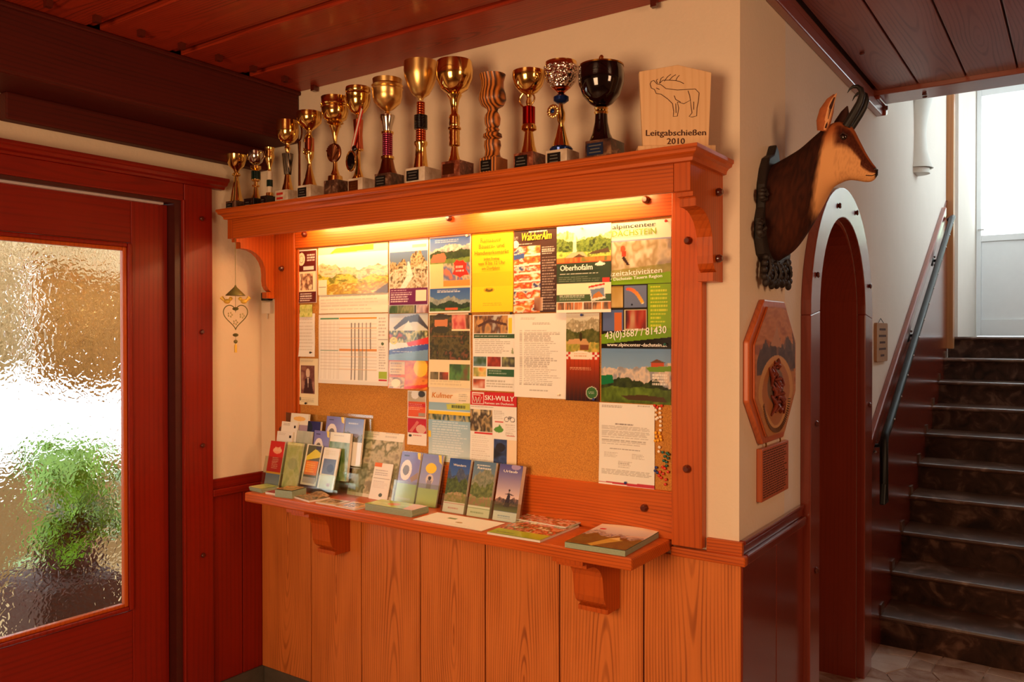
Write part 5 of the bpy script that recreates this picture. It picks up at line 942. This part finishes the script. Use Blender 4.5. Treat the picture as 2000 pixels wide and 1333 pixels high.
def cp1(i): i.rect(0, 0, 1, 1, (236, 226, 200)).rect(.1, .02, .95, .9, (90, 90, 60)).poly([(.1, .3), (.6, .1), (.95, .2), (.95, .3), (.1, .4)], (226, 210, 60)).rect(.12, .4, .9, .75, (236, 130, 34)).lines(.2, .44, .85, .7, 5, (250, 190, 80), 3, .8).rect(.1, .8, .9, .95, (190, 180, 170)).rect(.6, .04, .95, .12, (60, 50, 60))
def cp2(i): i.rect(0, 0, 1, 1, (236, 228, 206)).rect(.12, .28, .88, .65, (90, 100, 130)).ell(.6, .5, .2, .1, (50, 60, 100)).lines(.15, .08, .85, .2, 3, (200, 190, 150), 3, .4).grad(.1, .66, .9, 1, (206, 206, 150), (190, 190, 130)).rect(.55, .86, .75, .93, (170, 110, 70))
leaner('brochure', 'brochure with orange and yellow cover in the double holder', 'brochure', -1.955, .10, -.158, .18, T15, .004, cp1, zb=ZL + .03)
leaner('brochure', 'white brochure with a square photo in the double holder', 'brochure', -1.845, .10, -.158, .18, T15, .006, cp2, zb=ZL + .025)
holder('double clear holder with thick glinting front, left of the map booklet', -1.965, .228, -.158, T15, .216, .085, .014, div=(.112,), bk=.012)
# tiers at the back
def wy(i): i.rect(0, 0, 1, 1, (236, 230, 214)).ell(.5, .12, .34, .05, (240, 190, 110)).rect(0, .25, 1, 1, (170, 150, 170))
def ww_(i): i.lines(.12, .04, .6, .1, 2, (150, 140, 120), 2).rect(.78, .08, .9, .14, (50, 50, 50))
def bl(i): i.rect(0, 0, 1, 1, (40, 44, 100)).ell(.2, .15, .3, .14, (24, 44, 60))
def li(i): d1p(i)
def pb(i): i.blot(0, 0, 1, 1, [(180, 186, 170), (200, 206, 190)], 3, 3, 3)
def li2(i): i.grad(0, 0, 1, .5, (80, 90, 160), (180, 180, 200)).ridge(0, .1, 1, .5, .6, .3, 5, ((90, 90, 80), (140, 130, 110))).lines(.2, .1, .8, .16, 1, W_, 3, .7)
def wh_(i): i.rect(0, 0, 1, 1, (240, 232, 206)).lines(.2, .06, .8, .1, 1, (170, 160, 140), 3).blot(0, .2, 1, 1, [(90, 120, 60), (190, 200, 150)], 4, 4, 4)
for nm, lb, x0, w_, yb, zb, h_, pf, th in (
    ('brochure', 'white brochure with orange heading, topmost at the back left', -2.12, .12, -.095, ZL + .125, .21, wy, .01),
    ('brochure', 'plain white brochure with small dark mark, second tier at the back left', -2.165, .11, -.112, ZL + .09, .205, ww_, .008),
    ('brochure', 'plain white brochure, third tier at the back left', -2.176, .108, -.128, ZL + .055, .195, ww_, .008),
    ('brochure', 'dark blue brochure behind the pale green ones', -2.02, .105, -.098, ZL + .10, .205, bl, .01),
    ('brochure', 'pale grey green brochure behind the yellow green one', -2.05, .104, -.12, ZL + .05, .21, pb, .006),
    ('brochure', 'lilac brochure behind the double holder, upper tier left', -1.89, .115, -.085, ZL + .125, .208, li, .008),
    ('brochure', 'blue sky brochure behind the double holder, upper tier right', -1.77, .115, -.085, ZL + .125, .206, li2, .008),
    ('brochure', 'lilac brochure directly behind the orange one', -1.935, .10, -.118, ZL + .06, .208, li, .006),
    ('brochure', 'cream and green brochure behind the double holder', -1.83, .125, -.118, ZL + .06, .208, wh_, .014)):
    leaner(nm, lb, 'brochure', x0, w_, yb, h_, R(8), th, pf, zb=zb)
# rear stand: stepped acrylic carrying the tiers
rs = thing('display_stand', (-1.9, -.09, ZL), 'tall clear acrylic stand carrying the back tiers of brochures', 'stand')
for a in ((-2.19, -1.63, -.042, -.040, ZL, ZL + .33), (-2.19, -1.63, -.118, -.116, ZL, ZL + .1), (-2.19, -1.63, -.137, -.135, ZL, ZL + .06), (-2.192, -2.19, -.14, -.03, ZL, ZL + .14), (-1.63, -1.628, -.14, -.03, ZL, ZL + .14), (-2.19, -1.63, -.11, -.042, ZL + .12, ZL + .122), (-2.19, -1.63, -.137, -.116, ZL + .05, ZL + .052), (-1.9, -1.63, -.030, -.028, ZL + .12, ZL + .345)): B(*a).build('panel', 'acrylic', rs)
# flat stacks
def flat(name, label, cat, cx_, cy_, w_, d_, yaw, th, paint, mat='gloss', zb=ZL, n=1, bgc=(240, 236, 228), side='pages', wave=.0):
    c, s_ = math.cos(yaw), math.sin(yaw); t = thing(name, (cx_, cy_, zb), label, cat)
    rg = random.Random(len(label))
    for k_ in range(n):
        dx, dy, dr = (0, 0, 0) if k_ == n - 1 else (rg.uniform(-.003, .003), rg.uniform(-.002, .004), 0)
        mb = MB().box(-w_ / 2, w_ / 2, -d_ / 2, d_ / 2, 0, th / n * .92); mb.v = [(cx_ + dx + a * c - b * s_, cy_ + dy + a * s_ + b * c, zb + k_ * th / n + z) for a, b, z in mb.v]; mb.build('pages' if n == 1 else 'magazine', side, t)
    ink = Ink(max(6, int(w_ / .0022)), max(6, int(d_ / .0022)), bgc); paint(ink)
    def f(u, v):
        a = (u - .5) * w_; b = (.5 - v) * d_; return cx_ + a * c - b * s_, cy_ + a * s_ + b * c, zb + th + .0006 + wave * np.clip(.35 - v, 0, 1) ** 1.5 * (.5 + np.sin(u * 3.1))
    return t, surf(ink, f, 'cover', mat, t)
def m2(i): i.alps(0, 0, 1, 1, 44, ((246, 240, 226), (130, 140, 180)), ((90, 96, 130), (200, 190, 180), (110, 110, 120)), ((50, 60, 30), (110, 104, 44), (70, 80, 36)), ((60, 66, 30), (120, 110, 40)), (.3, .5, .85)); i.rect(0, 0, 1, .09, (246, 236, 214)).poly([(.35, .95), (.5, .6), (.75, .62), (.6, .78), (.45, 1)], (214, 180, 80), .9).poly([(.5, .6), (.62, .5), (.7, .64)], (236, 214, 150)).ell(.16, .22, .06, .03, (206, 50, 70)).poly([(.62, .4), (.98, .3), (.98, .38), (.7, .44)], (226, 206, 190), .8)
M['pagegreen'] = simple('grey_green_page_edges', (150, 162, 134), .7, noise=.15, nscale=200)
flat('magazine', 'thick magazine with a mountain valley cover at the right end of the ledge', 'magazine', -.372, -.178, .215, .285, R(3), .019, m2, side='pagegreen', wave=.02)
def m1(i): i.blot(0, 0, 1, .78, [(150, 60, 40), (226, 180, 130), (206, 70, 40), (110, 110, 60), (240, 220, 190)], 8, 9, 6).grad(0, .74, 1, 1, (190, 200, 60), (170, 190, 50)).blot(0, .0, 1, .2, [(90, 110, 60), (230, 206, 170), (200, 120, 80)], 7, 3, 9).lines(.1, .88, .5, .94, 1, (90, 100, 30), 3)
flat('magazine', 'magazine with people in red and a lime green lower edge', 'magazine', -.682, -.19, .218, .27, R(1), .008, m1, wave=.008)
def m1b(i): i.blot(0, 0, 1, 1, [(90, 120, 60), (200, 90, 60), (236, 214, 190), (120, 60, 50)], 9, 6, 4)
flat('magazine', 'colourful magazine lying at the back behind the lime green one', 'magazine', -.70, -.075, .235, .10, R(-3), .0045, m1b, zb=ZL + .0095)
def shp(i): i.rect(.3, .3, .42, .42, (120, 140, 90)).ell(.55, .62, .05, .05, (170, 130, 60)).lines(.1, .8, .9, .95, 2, (220, 206, 190), 3)
flat('flyer', 'single white sheet lying in front of the brochure trio', 'sheet', -.992, -.232, .325, .145, R(0), .001, shp, mat='print')
def gm(i): i.blot(0, 0, 1, 1, [(170, 190, 60), (200, 210, 90), (150, 170, 50)], 4, 3, 3).ell(.45, .5, .12, .2, (226, 130, 50)).poly([(.7, 0), (1, 0), (1, 1), (.8, 1)], (236, 170, 120))
flat('magazine_stack', 'low stack of lime green magazines in front of the lilac brochures', 'magazine stack', -1.305, -.232, .245, .098, R(1), .026, gm, n=5, side='pagegreen')
def pk(i): i.rect(0, 0, 1, 1, (236, 200, 160)).blot(.1, .15, .8, .85, [(236, 200, 160), (120, 80, 60), (226, 180, 140)], 6, 5, 3)
flat('leaflet', 'cream folded leaflet with a photo, left one before the map booklet', 'leaflet', -1.632, -.262, .115, .085, R(2), .006, pk)
def pk2(i): i.rect(0, 0, 1, 1, (236, 170, 110)).blot(.15, .15, .7, .85, [(236, 190, 140), (130, 70, 50), (230, 190, 150)], 6, 5, 5)
flat('leaflet', 'orange tinted leaflet with a photo, right one before the map booklet', 'leaflet', -1.508, -.262, .12, .1, R(-4), .005, pk2)
def gr(i): i.blot(0, 0, 1, 1, [(170, 190, 80), (200, 206, 110)], 3, 3, 3)
flat('booklet', 'small green booklet pile at the left end of the ledge', 'booklet', -2.095, -.245, .10, .09, R(-6), .018, gr, n=2, side='pagegreen')
def rr_(i): i.rect(0, 0, 1, 1, (190, 40, 40))
flat('booklet', 'small red booklet near the left end of the ledge', 'booklet', -1.985, -.258, .075, .075, R(0), .01, rr_)
def br(i): i.blot(0, 0, 1, 1, [(206, 140, 80), (120, 90, 60)], 3, 3, 3)
flat('book_block', 'thick grey and brown pad in front of the pale brochures', 'pad', -1.895, -.262, .095, .09, R(8), .034, br, side='pagegreen')
def op(i): i.blot(0, 0, 1, 1, [(110, 84, 60), (190, 150, 110), (70, 60, 40)], 3, 4, 3)
flat('book', 'curled open booklet before the double holder', 'book', -1.775, -.25, .13, .10, R(-12), .008, op, wave=.05, zb=ZL)
# ================================================================ MOUNTED HEAD
ch = thing('mounted_chamois_head', (.03, .3, 2.15), 'mounted chamois head with hooked black horns on a carved dark wooden shield', 'hunting trophy')
# carved backboard
ol = [(.30, 2.40), (.325, 2.385), (.34, 2.35), (.40, 2.34), (.44, 2.28), (.455, 2.2), (.47, 2.1), (.475, 2.02), (.46, 1.97), (.43, 1.95), (.40, 1.97), (.35, 1.95), (.30, 1.93), (.24, 1.95), (.2, 1.98), (.16, 2.0), (.135, 2.05), (.14, 2.12), (.16, 2.16), (.165, 2.24), (.19, 2.30), (.22, 2.34), (.27, 2.36)]
MB().prism(ol, 'x', .0, .03).build('shield', 'bark', ch, bevel=.006)
rg = random.Random(6)
def oakleaf(y, z, a, L, w_):
    d = Vector((0, math.sin(a), -math.cos(a))); s_ = Vector((0, math.cos(a), math.sin(a))); c0 = Vector((.03, y, z)); mb = MB()
    mb.tube([c0, c0 + d * L * .5 + Vector((.012, 0, 0)), c0 + d * L], [.006, .008, .003], 6)
    for t_ in (.15, .38, .62, .85):
        for sg in (-1, 1): 
            p = c0 + d * L * t_ + s_ * sg * w_ * (.55 if t_ in (.15, .85) else .75); mb.ball(tuple(p), (.012, w_ * .5, w_ * .42), 8, 6)
    mb.ball(tuple(c0 + d * L), (.012, w_ * .4, w_ * .5), 8, 6)
    return mb
for y, z, a, L, w_ in ((.20, 2.0, -.25, .10, .032), (.30, 1.985, 0, .085, .03), (.42, 2.0, .2, .10, .032), (.15, 2.10, -.9, .05, .028), (.17, 2.2, -1.6, .04, .022), (.25, 1.97, -.1, .075, .028), (.36, 1.975, .1, .07, .028), (.46, 2.12, 1.2, .03, .026)): oakleaf(y, z, a, L, w_).build('carved_leaf', 'bark', ch, smooth=True)
SEC = [((.025, 2.325), (.03, 1.985), .13), ((.07, 2.345), (.085, 2.02), .122), ((.12, 2.372), (.135, 2.085), .105), ((.165, 2.408), (.18, 2.16), .085), ((.205, 2.438), (.215, 2.222), .068), ((.245, 2.447), (.25, 2.242), .060), ((.282, 2.425), (.275, 2.247), .053), ((.307, 2.375), (.30, 2.242), .042), ((.328, 2.33), (.32, 2.236), .032), ((.346, 2.298), (.338, 2.234), .026), ((.358, 2.28), (.352, 2.24), .020), ((.364, 2.268), (.361, 2.252), .010)]
A = np.array([[a[0], a[1], b[0], b[1], c] for a, b, c in SEC]); NR, NS = 90, 56
ts = np.linspace(0, len(SEC) - 1, NR); 
def cr_(t):
    i = int(min(len(A) - 2, t)); f = t - i; p0, p1, p2, p3_ = A[max(0, i - 1)], A[i], A[i + 1], A[min(len(A) - 1, i + 2)]
    return .5 * ((2 * p1) + (-p0 + p2) * f + (2 * p0 - 5 * p1 + 4 * p2 - p3_) * f * f + (-p0 + 3 * p1 - 3 * p2 + p3_) * f ** 3)
vs = []; cc = []
def mixc(a, b, t): t = max(0, min(1, t)); return [a[k] * (1 - t) + b[k] * t for k in range(3)]
dark, mid, tan, cream, strp = (38, 17, 11), (84, 38, 20), (176, 100, 54), (226, 166, 108), (72, 30, 18)
for t in ts:
    q = cr_(t); mx_, mz = (q[0] + q[2]) / 2, (q[1] + q[3]) / 2; hx, hz = (q[0] - q[2]) / 2, (q[1] - q[3]) / 2
    for k_ in range(NS):
        a = 2 * math.pi * k_ / NS; c, s_ = math.cos(a), math.sin(a); sq = abs(s_) ** .85 * (1 if s_ > 0 else -1)
        pinch = 1 - .22 * max(0, c) * (1 if t > 5.5 else 0) - (.10 * math.exp(-((t - 7) / .8) ** 2))
        vs.append((mx_ + hx * c, .3 + q[4] * sq * pinch, mz + hz * c))
        nz_ = rg.uniform(-.12, .12)
        body = mixc(dark, mid, .25 + nz_ * 2 + .5 * math.exp(-((t - 1.3) / .9) ** 2) * (1 - c) * .5)
        # pale throat and cheek
        face = cream if c < .18 else mixc(cream, tan, (c - .18) * 2)
        lo_edge = 3.3 - 1.0 * max(0, -c) + .7 * max(0, c); e_ = (t - lo_edge) / .5
        cl = mixc(body, face, e_ + nz_)
        up_ = .02 + (t - 4.4) * .03
        if t > 4.6:
            stf = min(1, (t - 4.6) * 2) * min(1, max(0, (c - (up_ - .32 * (t > 7.6))) * 6)) * min(1, max(0, (.9 - c) * 7)); cl = mixc(cl, strp, stf * .95 + nz_)
            if c > .8: cl = mixc(cl, (150, 78, 40), .8)
        if t > 10.2: cl = mixc(cl, (26, 14, 12), (t - 10.2) * 2)
        cc.append(cl)
fs = [(j * NS + i, j * NS + (i + 1) % NS, (j + 1) * NS + (i + 1) % NS, (j + 1) * NS + i) for j in range(NR - 1) for i in range(NS)] + [tuple(range(NS))[::-1], tuple(range((NR - 1) * NS, NR * NS))]
ca_ = np.array([[*lin(c), 1] for c in cc])
MB().add(vs, fs).build('head', 'fur', ch, smooth=True, cols=ca_)
def colored_tube(name, pts, rad, c_, flat_=None):
    mb = MB().tube(pts, rad, 12)
    if flat_: 
        v = np.array(mb.v); m_ = v.mean(0); 
    return mb.build(name, c_, ch, smooth=True)
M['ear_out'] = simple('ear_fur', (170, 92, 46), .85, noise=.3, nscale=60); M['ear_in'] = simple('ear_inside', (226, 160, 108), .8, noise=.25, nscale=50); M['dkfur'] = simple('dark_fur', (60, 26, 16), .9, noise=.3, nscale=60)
for s_, nm in ((-1, 'ear'), (1, 'ear')):
    y0 = .3 + s_ * .046; dx = 0 if s_ < 0 else .022; dz = 0 if s_ < 0 else -.022
    pts = [(.196 + dx, y0, 2.415 + dz), (.203 + dx, y0 + s_ * .006, 2.445 + dz), (.213 + dx, y0 + s_ * .008, 2.480 + dz), (.226 + dx, y0 + s_ * .006, 2.512 + dz), (.235 + dx, y0, 2.532 + dz)]
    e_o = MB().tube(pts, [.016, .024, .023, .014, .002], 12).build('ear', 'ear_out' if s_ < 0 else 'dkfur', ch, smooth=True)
    if s_ < 0: MB().tube([(p[0] + .010, p[1] - .009, p[2]) for p in pts], [.006, .0135, .013, .007, .001], 10).build('ear_lining', 'ear_in', e_o, smooth=True); MB().tube([(p[0] + .0155, p[1] - .0155, p[2] + .004) for p in pts[:4]], [.003, .006, .006, .002], 8).build('ear_dark_fur', 'dkfur', e_o, smooth=True)  # lining and a strip of dark fur inside the near ear
for s_ in (-1, 1):
    y0 = .3 + s_ * .022; dy = s_ * .010
    px_ = [(.268, 2.425), (.283, 2.448), (.298, 2.472), (.312, 2.497), (.319, 2.520), (.316, 2.540), (.305, 2.551), (.291, 2.552), (.281, 2.545), (.274, 2.533)]
    MB().tube([(x - (0 if s_ < 0 else -.002), y0 + dy * i / 9, z - (0 if s_ < 0 else .012 * i / 9)) for i, (x, z) in enumerate(px_)], [.0145, .0140, .0135, .012, .0105, .009, .0072, .005, .003, .0008], 12).build('horn', 'horn', ch, smooth=True)
    MB().ball((.266, .3 + s_ * .050, 2.384), (.0115, .008, .011)).build('eye', 'eye', ch, smooth=True)
    MB().tube([(.253, .3 + s_ * .054, 2.388), (.266, .3 + s_ * .057, 2.398), (.280, .3 + s_ * .053, 2.386)], [.002, .004, .002], 8).build('eyelid', 'dkfur', ch, smooth=True)
    MB().ball((.357, .3 + s_ * .012, 2.272), (.006, .006, .005)).build('nostril', 'eye', ch, smooth=True)
    MB().tube([(.362, .3 + s_ * .010, 2.256), (.35, .3 + s_ * .0225, 2.250), (.332, .3 + s_ * .029, 2.252)], .0014, 6).build('mouth_line', 'eye', ch, smooth=True)
# ================================================================ OCTAGONAL CARVED PLAQUE
oc = thing('carved_wall_plaque', (0, .3, 1.6), 'octagonal carved wooden wall plaque with painted peaks and a crest', 'plaque')
O8 = [(.191, 1.845), (.424, 1.845), (.567, 1.70), (.567, 1.50), (.415, 1.344), (.177, 1.344), (.031, 1.50), (.031, 1.70)]
M['plaquewood'] = wood('plaque_wood', (196, 96, 44), (140, 56, 22), 'z', freq=8, contrast=.5, coat=.5)
MB().prism(O8, 'x', 0, .022).build('board', 'plaquewood', oc, bevel=.005)
cy0, cz0 = .299, 1.595; I8 = [(cy0 + (y - cy0) * .88, cz0 + (z - cz0) * .9) for y, z in O8]
MB().prism(I8, 'x', .022, .030).build('raised_field', 'plaquewood', oc, bevel=.003)
def ocp(i):
    i.blot(0, 0, 1, 1, [(176, 104, 56), (200, 130, 76), (160, 90, 50)], 3, 14, 3).ridge(.05, .12, .95, .6, .42, .35, 4, ((120, 84, 66), (150, 110, 84))).ridge(.05, .2, .5, .6, .35, .5, 9, ((72, 56, 56), (96, 72, 64))).ridge(.55, .16, .98, .5, .3, .6, 14, ((76, 60, 62), (110, 84, 76)))
    i.poly([(.35, .3), (.5, .14), (.62, .32)], (186, 130, 90)).rect(.05, .52, .95, 1, (186, 122, 66)).ell(.5, .68, .42, .3, (206, 150, 90)).ell(.5, .68, .34, .25, (176, 110, 62)).ell(.48, .62, .2, .14, (120, 96, 80))
def of(u, v):
    z = I8[0][1] + (I8[4][1] - I8[0][1]) * v; L = np.interp(z, [1.369, 1.51, 1.69, 1.82], [.192, .063, .063, .204]); R_ = np.interp(z, [1.369, 1.51, 1.69, 1.82], [.402, .535, .535, .409])
    return .0308 + 0 * u, L + (R_ - L) * u, z
ik = Ink(110, 150); ocp(ik); surf(ik, of, 'painted_scene', 'print', oc)
M['crest'] = simple('red_brown_carving', (126, 48, 26), .5, noise=.4, nscale=60)
mb = MB(); rg = random.Random(4)
for i in range(44):
    a = rg.uniform(0, 6.28); r_ = rg.uniform(0, 1); y, z =   .29 + .085 * r_ * math.cos(a), 1.525 + .10 * r_ * math.sin(a); b_ = rg.uniform(0, 3.14); L = rg.uniform(.015, .04)
    mb.tube([(.033, y - L * math.cos(b_), z - L * math.sin(b_)), (.042, y, z), (.033, y + L * math.cos(b_), z + L * math.sin(b_))], [.004, .007, .004], 6)
mb.build('crest_relief', 'crest', oc, smooth=True)
M['carvedark'] = simple('dark_carved_ring', (110, 74, 52), .6, noise=.3, nscale=60)
mb = MB()
for i in range(40):
    a = R(200 + 140 * i / 39); mb.tube([(.031, .298 + .15 * math.cos(a), 1.535 + .145 * math.sin(a)), (.034, .298 + .165 * math.cos(a + .03), 1.535 + .16 * math.sin(a + .03))], .0025, 5)
mb.build('carved_lettering', 'carvedark', oc)
for y in (.235, .40): MB().tube([(.012, y, 1.35), (.014, y, 1.335), (.012, y, 1.325)], .003).build('hook', 'goldrim', oc, smooth=True)
hp = thing('hanging_plaque', (0, .33, 1.24), 'small wooden text plaque hanging below the octagonal plaque', 'plaque')
B(0, .02, .171, .484, 1.143, 1.328).build('board', 'plaquewood', hp, bevel=.003)
mb = MB(); rg = random.Random(1)
for i in range(19):
    z = 1.316 - .0088 * i; y = .185; end = .47 - rg.uniform(0, .05)
    while y < end: L = rg.uniform(.012, .035); mb.box(.02, .0207, y, min(end, y + L), z - .0022, z + .0018); y += L + .006
mb.build('lettering', 'burn', hp)
# sign beyond the arch
sg = thing('wall_sign', (0, 2.27, 1.67), 'small aged wooden sign with dark lettering beside the arch', 'sign')
MB().prism([(2.12, 1.58), (2.13, 1.57), (2.41, 1.57), (2.42, 1.58), (2.42, 1.775), (2.41, 1.785), (2.13, 1.785), (2.12, 1.775)], 'x', 0, .016).build('board', simple('aged_wood', (166, 122, 84), .6, noise=.2), sg, bevel=.002)
mb = MB()
for i, L in enumerate((.17, .2, .15, .19, .1)): mb.box(.016, .0166, 2.27 - L / 2, 2.27 + L / 2, 1.75 - .036 * i - .007, 1.75 - .036 * i + .005)
mb.build('lettering', 'burn', sg); MB().tube([(.008, 2.2, 1.785), (.006, 2.27, 1.81), (.008, 2.34, 1.785)], .002).build('hanger', 'iron', sg)
# ================================================================ HANDRAIL
hr = thing('handrail', (.08, 3.2, 1.8), 'black wrought iron handrail with studs rising along the stairs', 'handrail')
MB().tube([(.08, 1.975, .865), (.08, 1.972, 1.17), (.08, 2.0, 1.195), (.08, 2.086, 1.235), (.08, 4.62, 2.62), (.08, 4.70, 2.645), (.05, 4.74, 2.63)], .021, 12).build('rail', 'iron', hr, smooth=True)
MB().prism([(1.925, .84), (2.03, .84), (2.0, .95), (1.955, .95)], 'x', .066, .094).build('flared_end', 'iron', hr, bevel=.006)
mb = MB()
for k_ in range(13): 
    y = 2.14 + .2 * k_; mb.ball((.100, y, 1.235 + (y - 2.086) * .5465 + .002), .006, 8, 6)
mb.build('stud', 'stud', hr, smooth=True)
for y, z in ((2.06, 1.22), (3.16, 1.80), (4.16, 2.35)):
    b_ = MB().tube([(.0, y - .05, z - .09), (.05, y - .03, z - .085), (.075, y, z)], .012).ball((.012, y - .05, z - .09), (.012, .04, .04), 12, 8).build('wall_bracket', 'iron', hr, smooth=True)
    MB().ball((.03, y - .05, z - .06), .008, 8, 6).ball((.03, y - .05, z - .12), .008, 8, 6).build('screw', 'stud', b_, smooth=True)
# sconce
sc_ = thing('wall_sconce', (.0, 3.45, 3.05), 'white waisted ceramic wall lamp high above the stairs', 'wall lamp')
MB().lathe([(.115, .31), (.112, .29), (.085, .2), (.068, .1), (.064, .02), (.072, -.08), (.092, -.16), (.108, -.2), (.10, -.2), (.06, -.05), (.06, .05), (.1, .3)], (.0, 3.45, 3.03), 36, cap=False).build('shade', 'ceramic', sc_, smooth=True)
MB().lathe([(.085, -.2), (.088, -.235), (.06, -.24)], (.0, 3.45, 3.03), 28).build('lower_cup', 'ceramic', sc_, smooth=True)
# ================================================================ WIND CHIME
X0, Y0 = -2.262, -.268
wc = thing('wind_chime', (X0, Y0, 1.9), 'painted metal wind chime with two yellow birds and a heart, hanging in the left corner', 'wind chime')
MB().tube([(X0, Y0, 2.165), (X0, Y0, 1.94)], .0012, 6).tube([(X0, Y0, 1.905), (X0, Y0, 1.825)], .001, 6).build('string', 'tin', wc)
MB().lathe([(.044, 0), (.043, .003), (.024, .022), (.006, .04), (.002, .05)], (X0, Y0, 1.902), 28).build('cone_roof', 'tin', wc, smooth=True)
hx = [(16 * math.sin(t) ** 3 / 16, (13 * math.cos(t) - 5 * math.cos(2 * t) - 2 * math.cos(3 * t) - math.cos(4 * t)) / 16) for t in [i * math.pi / 24 for i in range(48)]]
U_ = Vector((.78, .62, 0))
def cp_(u, v): return (X0 + u * .80, Y0 + u * .6, v)
MB().tube([cp_(.055 * a, 1.800 + .062 * b + .012) for a, b in hx], .0022, 6, closed=True).build('heart_frame', 'tin', wc, smooth=True)
for s_ in (-1, 1):
    c = cp_(s_ * .038, 1.876); mb = MB().ball(c, (.019, .012, .011), 12, 8); h_ = cp_(s_ * .022, 1.888); mb.ball(h_, .009, 10, 7)
    a, b = cp_(s_ * .05, 1.88), cp_(s_ * .064, 1.895); mb.tube([a, b], [.006, .009], 6); q = cp_(s_ * .010, 1.888); mb.tube([h_, q], [.003, .0006], 6); mb.build('bird', 'tinyellow', wc, smooth=True)
for u, v in ((-.024, 1.815), (.03, 1.81), (.0, 1.78)):
    mb = MB()
    for k_ in range(5): mb.ball(cp_(u + .009 * math.cos(k_ * 1.257), v + .009 * math.sin(k_ * 1.257)), (.005, .003, .005), 8, 5)
    mb.build('flower', 'tinpale', wc, smooth=True)
for v, w_ in ((1.842, .022), (1.722, .02)): MB().ball(cp_(0, v), (w_, .006, .008), 12, 8).build('oval_plate', 'tin', wc, smooth=True)
MB().tube([cp_(0, 1.72), cp_(0, 1.64)], .0008, 5).build('thread', 'tin', wc)
MB().ball(cp_(0, 1.692), .009, 12, 8).build('bead', 'tin', wc, smooth=True)
MB().lathe([(.002, 0), (.006, -.008), (.006, -.035), (.007, -.04)], cp_(0, 1.682), 12).build('bell', 'tinyellow', wc, smooth=True)
# tidy: drop helper data
for o in bpy.data.objects:
    for k_ in ('_r', '_p'):
        if k_ in o: del o[k_]
